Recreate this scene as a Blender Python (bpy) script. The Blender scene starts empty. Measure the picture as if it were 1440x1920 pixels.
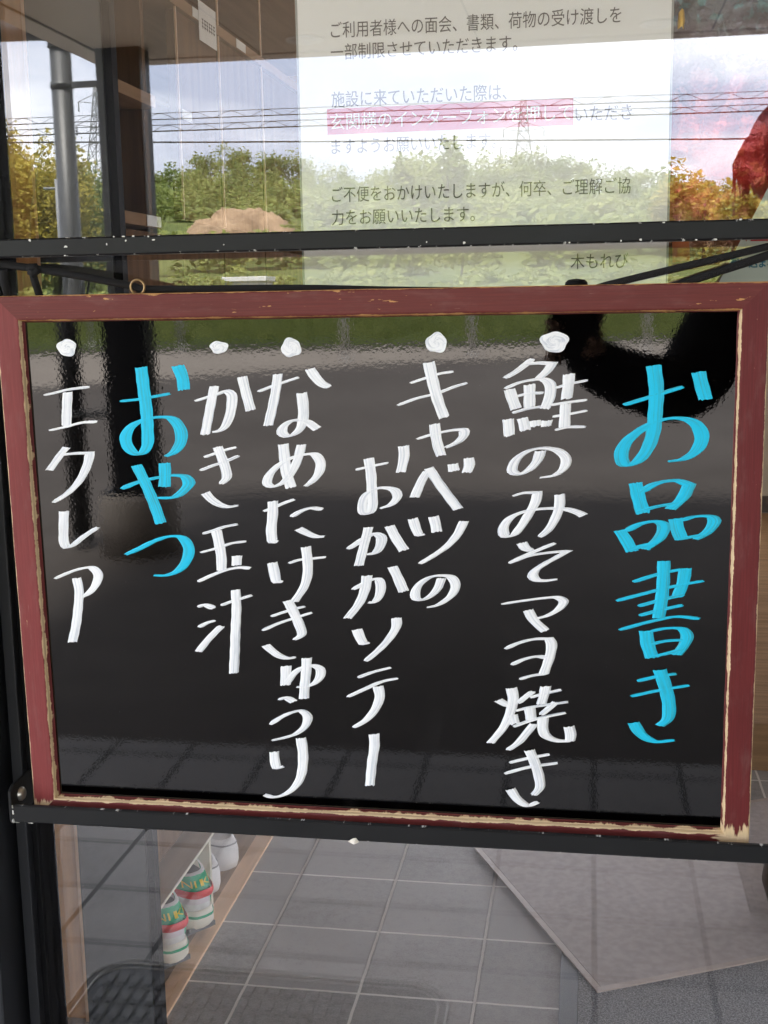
import bpy, bmesh, math, random
from mathutils import Vector, Matrix, noise as mnoise
random.seed(7)
S = bpy.context.scene
COL = S.collection
R = math.radians

# ---------------------------------------------------------------- camera
CAM_LOC = Vector((0.0, -0.985, 1.15))
PITCH, YAW, ROLL = 0.17126, -0.16760, 0.01767
cp, sp, cy, sy = math.cos(PITCH), math.sin(PITCH), math.cos(YAW), math.sin(YAW)
c_fwd = Vector((sy*cp, cy*cp, -sp)); c_r = Vector((cy, -sy, 0)); c_d = c_fwd.cross(c_r)
cr_, sr_ = math.cos(ROLL), math.sin(ROLL)
c_right = cr_*c_r + sr_*c_d; c_down = -sr_*c_r + cr_*c_d
cam_d = bpy.data.cameras.new('camera'); cam = bpy.data.objects.new('camera', cam_d); COL.objects.link(cam)
M = Matrix.Identity(4)
for i in range(3):
    M[i][0] = c_right[i]; M[i][1] = -c_down[i]; M[i][2] = -c_fwd[i]; M[i][3] = CAM_LOC[i]
cam.matrix_world = M
cam_d.sensor_fit = 'VERTICAL'; cam_d.sensor_height = 32.0; cam_d.lens = 2287.6/1920*32.0
cam_d.clip_start = 0.01; cam_d.clip_end = 2000
S.camera = cam

# ---------------------------------------------------------------- sky and sun
SUN_EL, SUN_AZ = R(67), R(350)          # azimuth clockwise from +Y
W = bpy.data.worlds.new('World'); S.world = W; W.use_nodes = True
nt = W.node_tree; nt.nodes.clear()
def wn(t): return nt.nodes.new(t)
wo = wn('ShaderNodeOutputWorld'); bg = wn('ShaderNodeBackground'); bg.inputs['Strength'].default_value = 0.10
sky = wn('ShaderNodeTexSky'); sky.sky_type = 'NISHITA'; sky.sun_disc = False
sky.sun_elevation = SUN_EL; sky.sun_rotation = SUN_AZ; sky.air_density = 1.0; sky.dust_density = 1.5
tc = wn('ShaderNodeTexCoord'); sep = wn('ShaderNodeSeparateXYZ'); nt.links.new(tc.outputs['Generated'], sep.inputs[0])
def wm(op, a, b=None):
    m = wn('ShaderNodeMath'); m.operation = op
    for k, v in ((0, a), (1, b)):
        if v is None: continue
        if isinstance(v, (int, float)): m.inputs[k].default_value = v
        else: nt.links.new(v, m.inputs[k])
    return m.outputs[0]
zc = wm('ADD', wm('MAXIMUM', sep.outputs['Z'], 0.0), 0.10)
cx_ = wm('DIVIDE', sep.outputs['X'], zc); cy_ = wm('DIVIDE', sep.outputs['Y'], zc)
cmb = wn('ShaderNodeCombineXYZ'); nt.links.new(cx_, cmb.inputs[0]); nt.links.new(cy_, cmb.inputs[1])
nz = wn('ShaderNodeTexNoise'); nz.inputs['Scale'].default_value = 0.62; nz.inputs['Detail'].default_value = 7; nz.inputs['Roughness'].default_value = 0.52
nt.links.new(cmb.outputs[0], nz.inputs['Vector'])
rp = wn('ShaderNodeValToRGB'); e = rp.color_ramp.elements
e[0].position = 0.40; e[0].color = (6.2, 6.8, 8.6, 1); e[1].position = 0.64; e[1].color = (15.6, 15.7, 16.0, 1)
nt.links.new(nz.outputs['Fac'], rp.inputs[0])
mixc = wn('ShaderNodeMix'); mixc.data_type = 'RGBA'; mixc.inputs['Factor'].default_value = 0.85
nt.links.new(sky.outputs[0], mixc.inputs['A']); nt.links.new(rp.outputs[0], mixc.inputs['B'])
nt.links.new(mixc.outputs['Result'], bg.inputs[0]); nt.links.new(bg.outputs[0], wo.inputs[0])

sun_d = bpy.data.lights.new('sun', 'SUN'); sun_d.energy = 4.4; sun_d.angle = R(11); sun_d.color = (1.0, 0.955, 0.88)
sun = bpy.data.objects.new('sun', sun_d); COL.objects.link(sun)
sdir = Vector((math.sin(SUN_AZ)*math.cos(SUN_EL), math.cos(SUN_AZ)*math.cos(SUN_EL), math.sin(SUN_EL)))
sun.rotation_euler = sdir.to_track_quat('Z', 'Y').to_euler(); sun.location = sdir*30

vs = S.view_settings; vs.view_transform = 'Standard'; vs.look = 'None'; vs.gamma = 1; vs.exposure = 2.6
try: vs.use_curve_mapping = False
except Exception: pass
S.render.engine = 'CYCLES'
cy0 = S.cycles
cy0.use_denoising = True
cy0.max_bounces = 10; cy0.diffuse_bounces = 4; cy0.glossy_bounces = 5; cy0.transmission_bounces = 4; cy0.transparent_max_bounces = 24
cy0.sample_clamp_indirect = 12; cy0.blur_glossy = 0.0; cy0.caustics_reflective = False

# ---------------------------------------------------------------- helpers
class MB:
    def __init__(s): s.bm = bmesh.new(); s.uv = s.bm.loops.layers.uv.new('UVMap')
    def face(s, pts, uvs=None, mi=0, smooth=False):
        f = s.bm.faces.new([s.bm.verts.new(p) for p in pts]); f.material_index = mi; f.smooth = smooth
        if uvs:
            for l, u in zip(f.loops, uvs): l[s.uv].uv = u
        return f
    def box(s, x0, x1, y0, y1, z0, z1, bev=0, mi=0, M=None):
        r = bmesh.ops.create_cube(s.bm, size=1)
        vs_ = r['verts']
        for v in vs_: v.co = Vector((x0+(v.co.x+.5)*(x1-x0), y0+(v.co.y+.5)*(y1-y0), z0+(v.co.z+.5)*(z1-z0)))
        fs = set(f for v in vs_ for f in v.link_faces)
        for f in fs: f.material_index = mi
        if bev:
            es = set(e_ for v in vs_ for e_ in v.link_edges)
            q = bmesh.ops.bevel(s.bm, geom=list(es), offset=bev, segments=2, affect='EDGES', profile=.6)
            vs_ = list(set(v for f in q['faces'] for v in f.verts) | set(v for v in vs_ if v.is_valid))
            for f in set(f for v in vs_ for f in v.link_faces): f.material_index = mi
        if M is not None:
            for v in vs_: v.co = M @ v.co
        return vs_
    def grid(s, rows, mi=0, smooth=True, uvs=None, closed=False):
        """rows: list of lists of points, joined into quads"""
        V = [[s.bm.verts.new(p) for p in r] for r in rows]
        n = len(V[0])
        for i in range(len(V)-1):
            for j in range(n if closed else n-1):
                k = (j+1) % n
                f = s.bm.faces.new((V[i][j], V[i][k], V[i+1][k], V[i+1][j])); f.smooth = smooth; f.material_index = mi
                if uvs:
                    for l, (a, b) in zip(f.loops, ((i, j), (i, k), (i+1, k), (i+1, j))): l[s.uv].uv = uvs[a][b]
        return V
    def tube(s, pts, r, n=8, mi=0, cap=True, smooth=True):
        pts = [Vector(p) for p in pts]; rows = []
        rr = r if isinstance(r, (list, tuple)) else [r]*len(pts)
        up = None
        for i, p in enumerate(pts):
            t = (pts[min(i+1, len(pts)-1)] - pts[max(i-1, 0)]).normalized()
            if up is None: up = t.orthogonal().normalized()
            a = (up - t*up.dot(t)).normalized(); up = a; b = t.cross(a)
            rows.append([p + (a*math.cos(2*math.pi*k/n) + b*math.sin(2*math.pi*k/n))*rr[i] for k in range(n)])
        V = s.grid(rows, mi, smooth, closed=True)
        if cap:
            for q in (V[0][::-1], V[-1]):
                f = s.bm.faces.new(q); f.material_index = mi
    def lathe(s, prof, n=24, mi=0, c=(0, 0, 0), smooth=True):
        rows = [[Vector((c[0]+r*math.cos(2*math.pi*k/n), c[1]+r*math.sin(2*math.pi*k/n), c[2]+z)) for k in range(n)] for r, z in prof]
        V = s.grid(rows, mi, smooth, closed=True)
        for q in (V[0][::-1], V[-1]):
            if (q[0].co-q[1].co).length > 1e-6:
                f = s.bm.faces.new(q); f.material_index = mi
    def prism(s, poly, d, mi=0, bev=0):
        """poly: 3D points of a flat outline, d: extrusion vector"""
        d = Vector(d)
        a = [s.bm.verts.new(p) for p in poly]; b = [s.bm.verts.new(Vector(p)+d) for p in poly]
        fs = [s.bm.faces.new(a[::-1]), s.bm.faces.new(b)]
        n = len(a)
        for i in range(n): fs.append(s.bm.faces.new((a[i], a[(i+1) % n], b[(i+1) % n], b[i])))
        for f in fs: f.material_index = mi
        if bev: bmesh.ops.bevel(s.bm, geom=list(set(e_ for f in fs for e_ in f.edges)), offset=bev, segments=2, affect='EDGES')
    def build(s, name, mats, parent=None, recalc=True):
        if recalc: bmesh.ops.recalc_face_normals(s.bm, faces=s.bm.faces)
        me = bpy.data.meshes.new(name); s.bm.to_mesh(me); s.bm.free()
        for m in (mats if isinstance(mats, (list, tuple)) else [mats]): me.materials.append(m)
        o = bpy.data.objects.new(name, me); COL.objects.link(o)
        if parent is not None: o.parent = parent
        return o
def tag(o, label=None, cat=None, group=None, kind=None):
    if label: o['label'] = label
    if cat: o['category'] = cat
    if group: o['group'] = group
    if kind: o['kind'] = kind
    return o
def empty(name, loc=(0, 0, 0), label=None, cat=None, group=None, rot=(0, 0, 0)):
    o = bpy.data.objects.new(name, None); COL.objects.link(o); o.location = loc; o.rotation_euler = rot; o.empty_display_size = .05
    return tag(o, label, cat, group)
def copy_tree(o, parent=None):
    c = o.copy(); COL.objects.link(c); c.parent = parent
    for ch in list(o.children): copy_tree(ch, c)
    return c

# ---------------------------------------------------------------- materials
class NM:
    def __init__(s, name):
        s.m = bpy.data.materials.new(name); s.m.use_nodes = True; s.t = s.m.node_tree
        s.b = s.t.nodes['Principled BSDF']; s.o = s.t.nodes['Material Output']
    def n(s, t, **kw):
        q = s.t.nodes.new(t)
        for k, v in kw.items(): setattr(q, k, v)
        return q
    def l(s, a, b): s.t.links.new(a, b)
    def set(s, q, k, v):
        if isinstance(v, (int, float, tuple)): q.inputs[k].default_value = v
        else: s.l(v, q.inputs[k])
    def math(s, op, a, b=0.0, c=None):
        q = s.n('ShaderNodeMath', operation=op); s.set(q, 0, a); s.set(q, 1, b)
        if c is not None: s.set(q, 2, c)
        return q.outputs[0]
    def mix(s, fac, a, b):
        q = s.n('ShaderNodeMix', data_type='RGBA'); s.set(q, 'Factor', fac)
        for k, v in (('A', a), ('B', b)):
            if isinstance(v, tuple): q.inputs[k].default_value = (*v[:3], 1)
            else: s.l(v, q.inputs[k])
        return q.outputs['Result']
    def coord(s, kind='Object', scale=(1, 1, 1)):
        q = s.n('ShaderNodeTexCoord'); m = s.n('ShaderNodeMapping'); m.inputs['Scale'].default_value = scale
        s.l(q.outputs[kind], m.inputs['Vector']); return m.outputs[0]
    def noise(s, vec, scale, detail=4, rough=.55):
        q = s.n('ShaderNodeTexNoise'); s.l(vec, q.inputs['Vector']); q.inputs['Scale'].default_value = scale
        q.inputs['Detail'].default_value = detail; q.inputs['Roughness'].default_value = rough; return q.outputs['Fac']
    def ramp(s, fac, stops):
        q = s.n('ShaderNodeValToRGB'); s.l(fac, q.inputs[0]); el = q.color_ramp.elements
        while len(el) < len(stops): el.new(.5)
        for e_, (p, c) in zip(el, stops): e_.position = p; e_.color = (c, c, c, 1) if isinstance(c, (int, float)) else (*c[:3], 1)
        return q.outputs['Color']
    def step(s, fac, a, b):
        q = s.n('ShaderNodeMapRange', interpolation_type='SMOOTHSTEP'); s.l(fac, q.inputs[0]); q.inputs[1].default_value = a; q.inputs[2].default_value = b; return q.outputs[0]
    def bump(s, h, strength=.3, dist=.001):
        q = s.n('ShaderNodeBump'); q.inputs['Strength'].default_value = strength; q.inputs['Distance'].default_value = dist
        s.l(h, q.inputs['Height']); s.l(q.outputs[0], s.b.inputs['Normal'])
    def base(s, v, rough=None, spec=None, metal=None):
        s.set(s.b, 'Base Color', (*v[:3], 1) if isinstance(v, tuple) else v)
        if rough is not None: s.set(s.b, 'Roughness', rough)
        if spec is not None: s.b.inputs['Specular IOR Level'].default_value = spec
        if metal is not None: s.b.inputs['Metallic'].default_value = metal
        return s.m
def plain(name, c, rough=.5, var=.12, scale=30, spec=.5, metal=0, bump=0, bs=200, bd=.0005, coords='Object'):
    m = NM(name); v = m.coord(coords); f = m.noise(v, scale, 5)
    a = tuple(max(0, x*(1-var)) for x in c); b = tuple(x*(1+var) for x in c)
    m.base(m.mix(m.step(f, .3, .7), a, b), rough, spec, metal)
    if bump: m.bump(m.noise(v, bs, 4), bump, bd)
    return m.m
def wood(name, c, axis=2, scale=9, rough=.45, contrast=.3, bump=.1, spec=.4):
    m = NM(name); sc = [22, 22, 22]; sc[axis] = 1.1
    v = m.coord('Object', tuple(sc)); f = m.noise(v, scale/4, 6, .6); g = m.noise(m.coord('Object', (3, 3, 3)), 3, 3)
    a = tuple(x*(1-contrast) for x in c); b = tuple(min(1, x*(1+contrast*.6)) for x in c)
    k = m.mix(m.step(f, .3, .72), a, b)
    m.base(m.mix(m.math('MULTIPLY', g, .35), k, tuple(x*.8 for x in c)), rough, spec)
    m.bump(f, bump, .0006); return m.m
def rail_mat(name, wood_c, edge, chips, c0, c1, seed, paint=(.140, .028, .025)):
    """worn red-brown paint over bare wood; UV is metres (along, across)"""
    m = NM(name); q = m.n('ShaderNodeUVMap'); sx = m.n('ShaderNodeSeparateXYZ'); m.l(q.outputs[0], sx.inputs[0])
    u, v = sx.outputs[0], sx.outputs[1]
    def nz_(su, sv, sc, det=5, off=0.):
        mp = m.n('ShaderNodeMapping'); mp.inputs['Scale'].default_value = (su, sv, 1); mp.inputs['Location'].default_value = (seed*3.7+off, seed*1.3+off, seed); m.l(q.outputs[0], mp.inputs[0])
        return m.noise(mp.outputs[0], sc, det, .6)
    d_out = v; d_in = m.math('ABSOLUTE', m.math('SUBTRACT', v, .0197))
    d = m.math('MINIMUM', d_out, d_in)
    lim = m.math('ADD', m.math('MULTIPLY', m.math('POWER', nz_(60, 60, 1, 8), 3.0), edge), .00012)
    jag = m.math('MULTIPLY', m.math('SUBTRACT', nz_(400, 900, 1, 3, 4.), .5), .0009)
    k_edge = m.step(m.math('SUBTRACT', m.math('ADD', lim, jag), d), -.0001, .0003)
    ch = nz_(70, 260, 1, 7, 9.); zone = nz_(7, 20, 1, 2, 2.)
    k_chip = m.step(m.math('ADD', ch, m.math('MULTIPLY', m.math('SUBTRACT', zone, .5), .55)), .80-chips, .825-chips)
    fr = nz_(40, 330, 1, 7, 6.)
    k = m.math('MAXIMUM', k_edge, k_chip)
    for dist, amt in ((u, c0), (m.math('SUBTRACT', .6, u), c1)):
        if amt > 0:
            g = m.math('SUBTRACT', m.math('MULTIPLY', fr, amt*2.1), m.math('SUBTRACT', dist, .006))
            k = m.math('MAXIMUM', k, m.step(g, -.002, .002))
    body = m.mix(m.step(nz_(22, 900, 1, 7, 1.), .3, .75), tuple(x*.84 for x in paint), tuple(x*1.1 for x in paint))
    body = m.mix(m.math('MULTIPLY', m.step(nz_(9, 40, 1, 4, 21.), .45, .75), .4), body, tuple(x*.6 for x in paint))
    sc_ = m.step(nz_(55, 1500, 1, 3, 31.), .70, .74); body = m.mix(m.math('MULTIPLY', sc_, .5), body, (.34, .20, .20))
    body = m.mix(m.math('MULTIPLY', m.step(nz_(30, 90, 1, 5, 12.), .5, .8), .26), body, (.25, .14, .13))   # chalky scuffs
    wd = m.mix(nz_(20, 500, 1, 5, 15.), tuple(x*.75 for x in wood_c), wood_c)
    m.base(m.mix(k, body, wd), m.math('ADD', .40, m.math('MULTIPLY', k, .3)), .24)
    hgt = m.math('ADD', m.math('MULTIPLY', nz_(20, 600, 1, 5, 3.), .5), m.math('MULTIPLY', k, -.7))
    m.bump(hgt, .5, .0006); return m.m
def black_metal(name, c=(.022, .023, .026), rough=.42, chip=.0):
    """black enamel with chipped edges; UV is metres (along, height), height 0..1 over the bar"""
    m = NM(name); v = m.coord('Object'); f = m.noise(v, 14, 5); fine = m.noise(v, 420, 3)
    col = m.mix(f, tuple(x*.8 for x in c), tuple(x*1.25 for x in c))
    r = m.math('ADD', rough-.1, m.math('MULTIPLY', f, .2))
    if chip:
        q = m.n('ShaderNodeUVMap'); sx = m.n('ShaderNodeSeparateXYZ'); m.l(q.outputs[0], sx.inputs[0])
        d = m.math('MINIMUM', sx.outputs[1], m.math('SUBTRACT', 1.0, sx.outputs[1]))
        mp = m.n('ShaderNodeMapping'); mp.inputs['Scale'].default_value = (130, 3, 1); m.l(q.outputs[0], mp.inputs[0])
        a = m.noise(mp.outputs[0], 1, 6, .7)
        k = m.step(m.math('SUBTRACT', m.math('MULTIPLY', m.math('SUBTRACT', a, .56), chip), d), .0, .02)
        mp2 = m.n('ShaderNodeMapping'); mp2.inputs['Scale'].default_value = (170, 3.2, 1); m.l(q.outputs[0], mp2.inputs[0])
        b = m.noise(mp2.outputs[0], 1, 2, .4); k = m.math('MAXIMUM', k, m.step(b, .86, .88))
        col = m.mix(k, col, (.62, .62, .6)); r = m.math('ADD', r, m.math('MULTIPLY', k, .3))
    m.base(col, r, .22); m.bump(fine, .06, .0003); return m.m
def glass_mat(name, r0=.10, tint=(1, 1, 1)):
    m = NM(name); m.t.nodes.remove(m.b)
    g = m.n('ShaderNodeNewGeometry'); dt = m.n('ShaderNodeVectorMath', operation='DOT_PRODUCT'); m.l(g.outputs['Incoming'], dt.inputs[0]); m.l(g.outputs['Normal'], dt.inputs[1])
    c = m.math('ABSOLUTE', dt.outputs['Value']); fr = m.math('ADD', r0, m.math('MULTIPLY', m.math('POWER', m.math('SUBTRACT', 1.0, c), 5.0), 1-r0))
    tr = m.n('ShaderNodeBsdfTransparent'); tr.inputs[0].default_value = (*tint, 1); gl = m.n('ShaderNodeBsdfGlossy'); gl.inputs['Roughness'].default_value = 0.0
    w = m.noise(m.coord('Object', (1, 1, 1)), 2.2, 2)      # the slight waviness of float glass
    bp = m.n('ShaderNodeBump'); bp.inputs['Strength'].default_value = .06; bp.inputs['Distance'].default_value = .0022; m.l(w, bp.inputs['Height']); m.l(bp.outputs[0], gl.inputs['Normal'])
    mx = m.n('ShaderNodeMixShader'); m.l(fr, mx.inputs[0]); m.l(tr.outputs[0], mx.inputs[1]); m.l(gl.outputs[0], mx.inputs[2]); m.l(mx.outputs[0], m.o.inputs[0]); return m.m
def tile_mat(name, c, grout, px, py, ox, oy, gw, bump=.35, var=.1, rough=.55):
    """square floor tiles, world metres"""
    m = NM(name); g = m.n('ShaderNodeNewGeometry'); sx = m.n('ShaderNodeSeparateXYZ'); m.l(g.outputs['Position'], sx.inputs[0])
    wob = m.math('MULTIPLY', m.math('SUBTRACT', m.noise(g.outputs['Position'], 25, 3), .5), .003)
    def cell(a, o, p): return m.math('DIVIDE', m.math('ADD', m.math('SUBTRACT', a, o), wob), p)
    U, V = cell(sx.outputs[0], ox, px), cell(sx.outputs[1], oy, py)
    def dist(a, p): 
        fr = m.math('FRACT', a); return m.math('MULTIPLY', m.math('MINIMUM', fr, m.math('SUBTRACT', 1.0, fr)), p)
    d = m.math('MINIMUM', dist(U, px), dist(V, py)); k = m.step(d, gw*.45, gw*.75)
    cm = m.n('ShaderNodeCombineXYZ'); m.l(m.math('FLOOR', U), cm.inputs[0]); m.l(m.math('FLOOR', V), cm.inputs[1])
    wh = m.n('ShaderNodeTexWhiteNoise', noise_dimensions='3D'); m.l(cm.outputs[0], wh.inputs['Vector'])
    n1 = m.noise(g.outputs['Position'], 60, 6, .65); n2 = m.noise(g.outputs['Position'], 6, 4); n3 = m.noise(g.outputs['Position'], 260, 3, .7)
    f = m.math('ADD', m.math('MULTIPLY', m.math('ADD', n1, n3), .4), m.math('ADD', m.math('MULTIPLY', n2, .3), m.math('MULTIPLY', wh.outputs[0], .18)))
    tilec = m.mix(m.step(f, .36, .70), tuple(x*(1-var*3.4) for x in c), tuple(x*(1+var*2.6) for x in c))
    m.base(m.mix(k, grout, tilec), m.math('ADD', rough, m.math('MULTIPLY', n1, .15)), .35)
    m.bump(m.math('ADD', m.math('MULTIPLY', k, .6), m.math('MULTIPLY', m.math('ADD', n1, n3), .4)), bump, .002); return m.m
def marker_mat(name, hi, lo):
    m = NM(name); q = m.n('ShaderNodeUVMap'); mp = m.n('ShaderNodeMapping'); mp.inputs['Scale'].default_value = (1.0, .012, 1); m.l(q.outputs[0], mp.inputs[0])
    f = m.noise(mp.outputs[0], .75, 4, .62); mp2 = m.n('ShaderNodeMapping'); mp2.inputs['Scale'].default_value = (.25, .05, 1); m.l(q.outputs[0], mp2.inputs[0]); g = m.noise(mp2.outputs[0], 1.0, 3)
    k = m.step(m.math('ADD', m.math('MULTIPLY', f, .8), m.math('MULTIPLY', g, .2)), .36, .54)
    m.base(m.mix(k, lo, hi), .5, .3); m.bump(f, .2, .0002); return m.m
def leaf_mat(name, a, b):
    m = NM(name); at = m.n('ShaderNodeAttribute'); at.attribute_name = 'tint'
    m.base(m.mix(at.outputs['Fac'], a, b), .6, .25)
    m.b.inputs['Transmission Weight'].default_value = 0.0
    tl = m.n('ShaderNodeBsdfTranslucent'); m.l(m.mix(at.outputs['Fac'], a, b), tl.inputs[0]); mx = m.n('ShaderNodeMixShader'); mx.inputs[0].default_value = .42
    m.l(m.b.outputs[0], mx.inputs[1]); m.l(tl.outputs[0], mx.inputs[2]); m.l(mx.outputs[0], m.o.inputs[0]); return m.m

# ================================================================ SETTING
def sheet(name, x0, x1, y0, y1, z, mat, t=None, nx=1, ny=1, zf=None):
    b = MB()
    if t: b.box(x0, x1, y0, y1, z-t, z)
    else:
        rows = [[(x0+(x1-x0)*i/nx, y0+(y1-y0)*j/ny, z + (zf(x0+(x1-x0)*i/nx, y0+(y1-y0)*j/ny) if zf else 0)) for i in range(nx+1)] for j in range(ny+1)]
        b.grid(rows)
    return tag(b.build(name, mat), kind='structure')
m_tile_out = tile_mat('porch_tile', (.345, .33, .322), (.055, .052, .05), .1965, .204, .021, -.965, .0085)
m_tile_in = tile_mat('hall_tile', (.30, .288, .278), (.78, .75, .71), .1965, .206, .021, .868, .0042, bump=.2)
def asphalt():
    m = NM('asphalt'); g = m.n('ShaderNodeNewGeometry').outputs['Position']
    a = m.noise(g, 90, 5, .7); b = m.noise(g, .55, 5); c = m.noise(g, 5, 4)
    f = m.math('ADD', m.math('MULTIPLY', a, .35), m.math('ADD', m.math('MULTIPLY', b, .4), m.math('MULTIPLY', c, .25)))
    m.base(m.mix(m.step(f, .3, .7), (.100, .087, .079), (.176, .156, .143)), .85, .3); m.bump(a, .4, .004); return m.m
def ground(name, lo, hi, s1, s2, rough=.9):
    m = NM(name); g = m.n('ShaderNodeNewGeometry').outputs['Position']
    f = m.math('ADD', m.math('MULTIPLY', m.noise(g, s1, 5, .65), .55), m.math('MULTIPLY', m.noise(g, s2, 6, .7), .45))
    m.base(m.mix(m.step(f, .3, .7), lo, hi), rough, .2); m.bump(f, .6, .02); return m.m
m_asph = asphalt()
m_conc = ground('pale_concrete', (.33, .29, .25), (.46, .41, .36), .7, 14)
m_grass = ground('mown_grass', (.050, .075, .018), (.125, .155, .040), .25, 6)
m_dark = ground('dark_ground', (.035, .032, .028), (.075, .068, .058), .6, 9)
m_field = ground('field_green', (.045, .075, .016), (.135, .15, .045), .12, 2.5)
sheet('porch_floor', -4.2, 4.5, -1.86, -.03, 0, m_tile_out, t=.16)
sheet('entrance_floor', -2.2, 3.4, .03, 5.0, 0, m_tile_in, t=.1)
sheet('parking_lot', -60, 60, -60, 30, -.035, m_asph)
# concrete strip past the parking lot: its edge comes closer on the left
def strip(name, near, far, z, mat):
    b = MB(); b.grid([[(x, y, z) for x, y in near], [(x, y, z) for x, y in far]], smooth=False); return tag(b.build(name, mat), kind='structure')
ed = [(-26, -4.0), (-9, -9.2), (-5.46, -10.5), (-3.6, -12.0), (-2.3, -12.95), (-.6, -13.6), (6, -15.2), (30, -20)]
fr = [(-26, -9), (-9, -14.2), (-5.9, -14.9), (-4.3, -15.0), (-2.7, -15.05), (-.8, -15.3), (6, -16.8), (30, -22)]
gr = [(x, y-.9) for x, y in fr]
strip('concrete_apron', ed, fr, -.029, m_conc)
strip('dark_strip', fr, gr, -.031, m_dark)  # plain darker band between the apron and the grass
def terr(x, y):
    d = -y; t = max(0., d-21)
    h = .05*math.sin(x*.4+d*.3) + (.048*t if t < 40 else 1.92+.13*(t-40) if t < 110 else 11.02+.04*(t-110))
    h += 1.3*mnoise.noise(Vector((x*.025, y*.025, 3)))*min(1, t/40)
    if x < -14: h += min(2.5, (-14-x)*.05)*min(1, t/15)
    return h
def tsheet(name, x0, x1, d0, d1, z, mat, nx, ny):
    return sheet(name, x0, x1, -d1, -d0, z, mat, nx=nx, ny=ny, zf=terr)
b = MB(); n = 40
b.grid([[(x, y-.9, -.03) for x, y in fr], [(x, -23, terr(x, -23)) for x, y in fr]], smooth=False)
tag(b.build('grass_verge', m_grass), kind='structure')
tsheet('hillside', -150, 90, 23, 190, 0, m_field, 90, 80)
sheet('far_ground', -900, 900, -900, -185, 9, m_field)

# ---------------------------------------------------------------- building shell
m_wallw = plain('plaster', (.62, .57, .50), .8, .06, 8, bump=.1)
m_beige = plain('beige_wall', (.42, .355, .275), .8, .05, 6)
m_soffit = tile_mat('soffit_board', (.56, .49, .40), (.20, .17, .14), .91, 1.82, -.45, -.9, .007, bump=.15, var=.03, rough=.7)
m_fascia = plain('fascia_paint', (.60, .53, .45), .6, .04, 5)
m_brown = plain('brown_trim', (.055, .04, .03), .6, .1)
w = empty('house_front', (0, 0, 0), 'plastered front wall around the glass entrance door', 'building')
b = MB(); b.prism([(-6, -.02, 0), (-.62, -.02, 0), (-.62, -.02, 2.16), (1.75, -.02, 2.16), (1.75, -.02, 0), (6, -.02, 0), (6, -.02, 3.2), (-6, -.02, 3.2)], (0, .16, 0)); b.build('wall', m_wallw, w)
b = MB(); b.box(4.6, 4.75, -3.9, -.021, 0, 2.165); b.build('shade_wall', m_wallw, w)  # unseen wall added to block side sky from the porch
b = MB(); b.box(-2.3, -2.2, .14, 5.1, 0, 2.6); b.build('side_wall', m_beige, w)
b = MB(); b.prism([(3.4, .14, 0), (3.4, 5.1, 0), (3.4, 5.1, 2.6), (3.4, 4.7, 2.6), (3.4, 4.7, .08), (3.4, .14, .08)], (.1, 0, 0)); b.build('side_wall', m_beige, w)
b = MB(); b.box(3.4, 3.5, .14, 4.699, 1.7, 2.6); b.build('side_wall', m_beige, w)
b = MB(); b.prism([(-2.2, 5, 0), (3.4, 5, 0), (3.4, 5, 2.6), (.22, 5, 2.6), (.22, 5, .12), (-1.6, 5, .12), (-1.6, 5, 2.6), (-2.2, 5, 2.6)], (0, .1, 0)); b.build('back_wall', m_beige, w)
b = MB(); b.box(-1.599, .219, 5.0, 5.1, 2.5, 2.6); b.build('back_wall', m_beige, w)
b = MB(); b.box(-2.3, 3.5, .14, 5.1, 2.6, 2.7); b.build('ceiling', plain('ceiling_white', (.6, .57, .53), .8, .03), w)
b = MB(); b.box(-1.6, .22, 5.03, 5.038, .12, 2.5); b.build('rear_fill_window', glass_mat('rear_fill_glass'), w)  # unseen window added so sky light brightens the hall
b = MB(); b.box(3.44, 3.448, .14, 4.7, .08, 1.7); b.build('side_fill_window', glass_mat('side_fill_glass'), w)  # unseen glazed opening added to lighten the floor and lower cabinet
b = MB(); b.box(-2.2, 3.4, 4.985, 5.0, .12, .2); b.build('skirting', m_brown, w)
b = MB(); b.box(.05, 3.39, 1.96, 4.98, 0, .12, bev=.004); tag(b.build('raised_floor', wood('hall_wood', (.34, .20, .10), 0, rough=.8, spec=.08)), kind='structure')

c = empty('canopy_roof', (0, 0, 2.172), 'flat beige canopy roof over the entrance porch, seen mirrored in the glass', 'canopy')
b = MB(); b.box(-1.985, 6.3, -4.185, -.03, 0, .02); b.build('soffit', m_soffit, c)  # canopy stretched right, out of view, to keep side sky off the ground
b = MB(); b.box(-1.999, -1.986, -4.199, -.03, .004, .02); b.box(-1.985, 6.3, -4.199, -4.186, .004, .02); b.build('shadow_gap', m_brown, c)
b = MB(); b.box(-2.1, -2.0, -4.3, -.03, -.004, .16, bev=.004); b.box(-1.999, 6.4, -4.3, -4.2, -.004, .16, bev=.004); b.box(6.301, 6.4, -4.199, -.03, -.004, .16); b.build('fascia', m_fascia, c)
b = MB(); b.box(-1.999, 6.3, -4.199, -.03, .03, .16); b.build('roof_deck', m_brown, c)
m_ring = plain('ring_white', (.7, .68, .64), .35, .03)
for i, (x, y, lab) in enumerate(((-1.12, -3.95, 'round recessed downlight nearer the downpipe end of the canopy soffit'), (.25, -4.0, 'round recessed downlight farther from the downpipe in the canopy soffit'))):
    o = empty('ceiling_light', (x, y, 2.172), lab, 'ceiling light', 'downlights in the canopy soffit')
    b = MB(); b.lathe([(.075, 0), (.073, -.008), (.062, -.009), (.052, -.0005), (.05, 0)], 32); b.build('trim_ring', m_ring, o)
    b = MB(); b.lathe([(.049, -.002), (.03, -.003), (.0001, -.003)], 24); b.build('diffuser', plain('diffuser_%d' % i, (.45, .43, .40), .3, .02), o)

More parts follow.
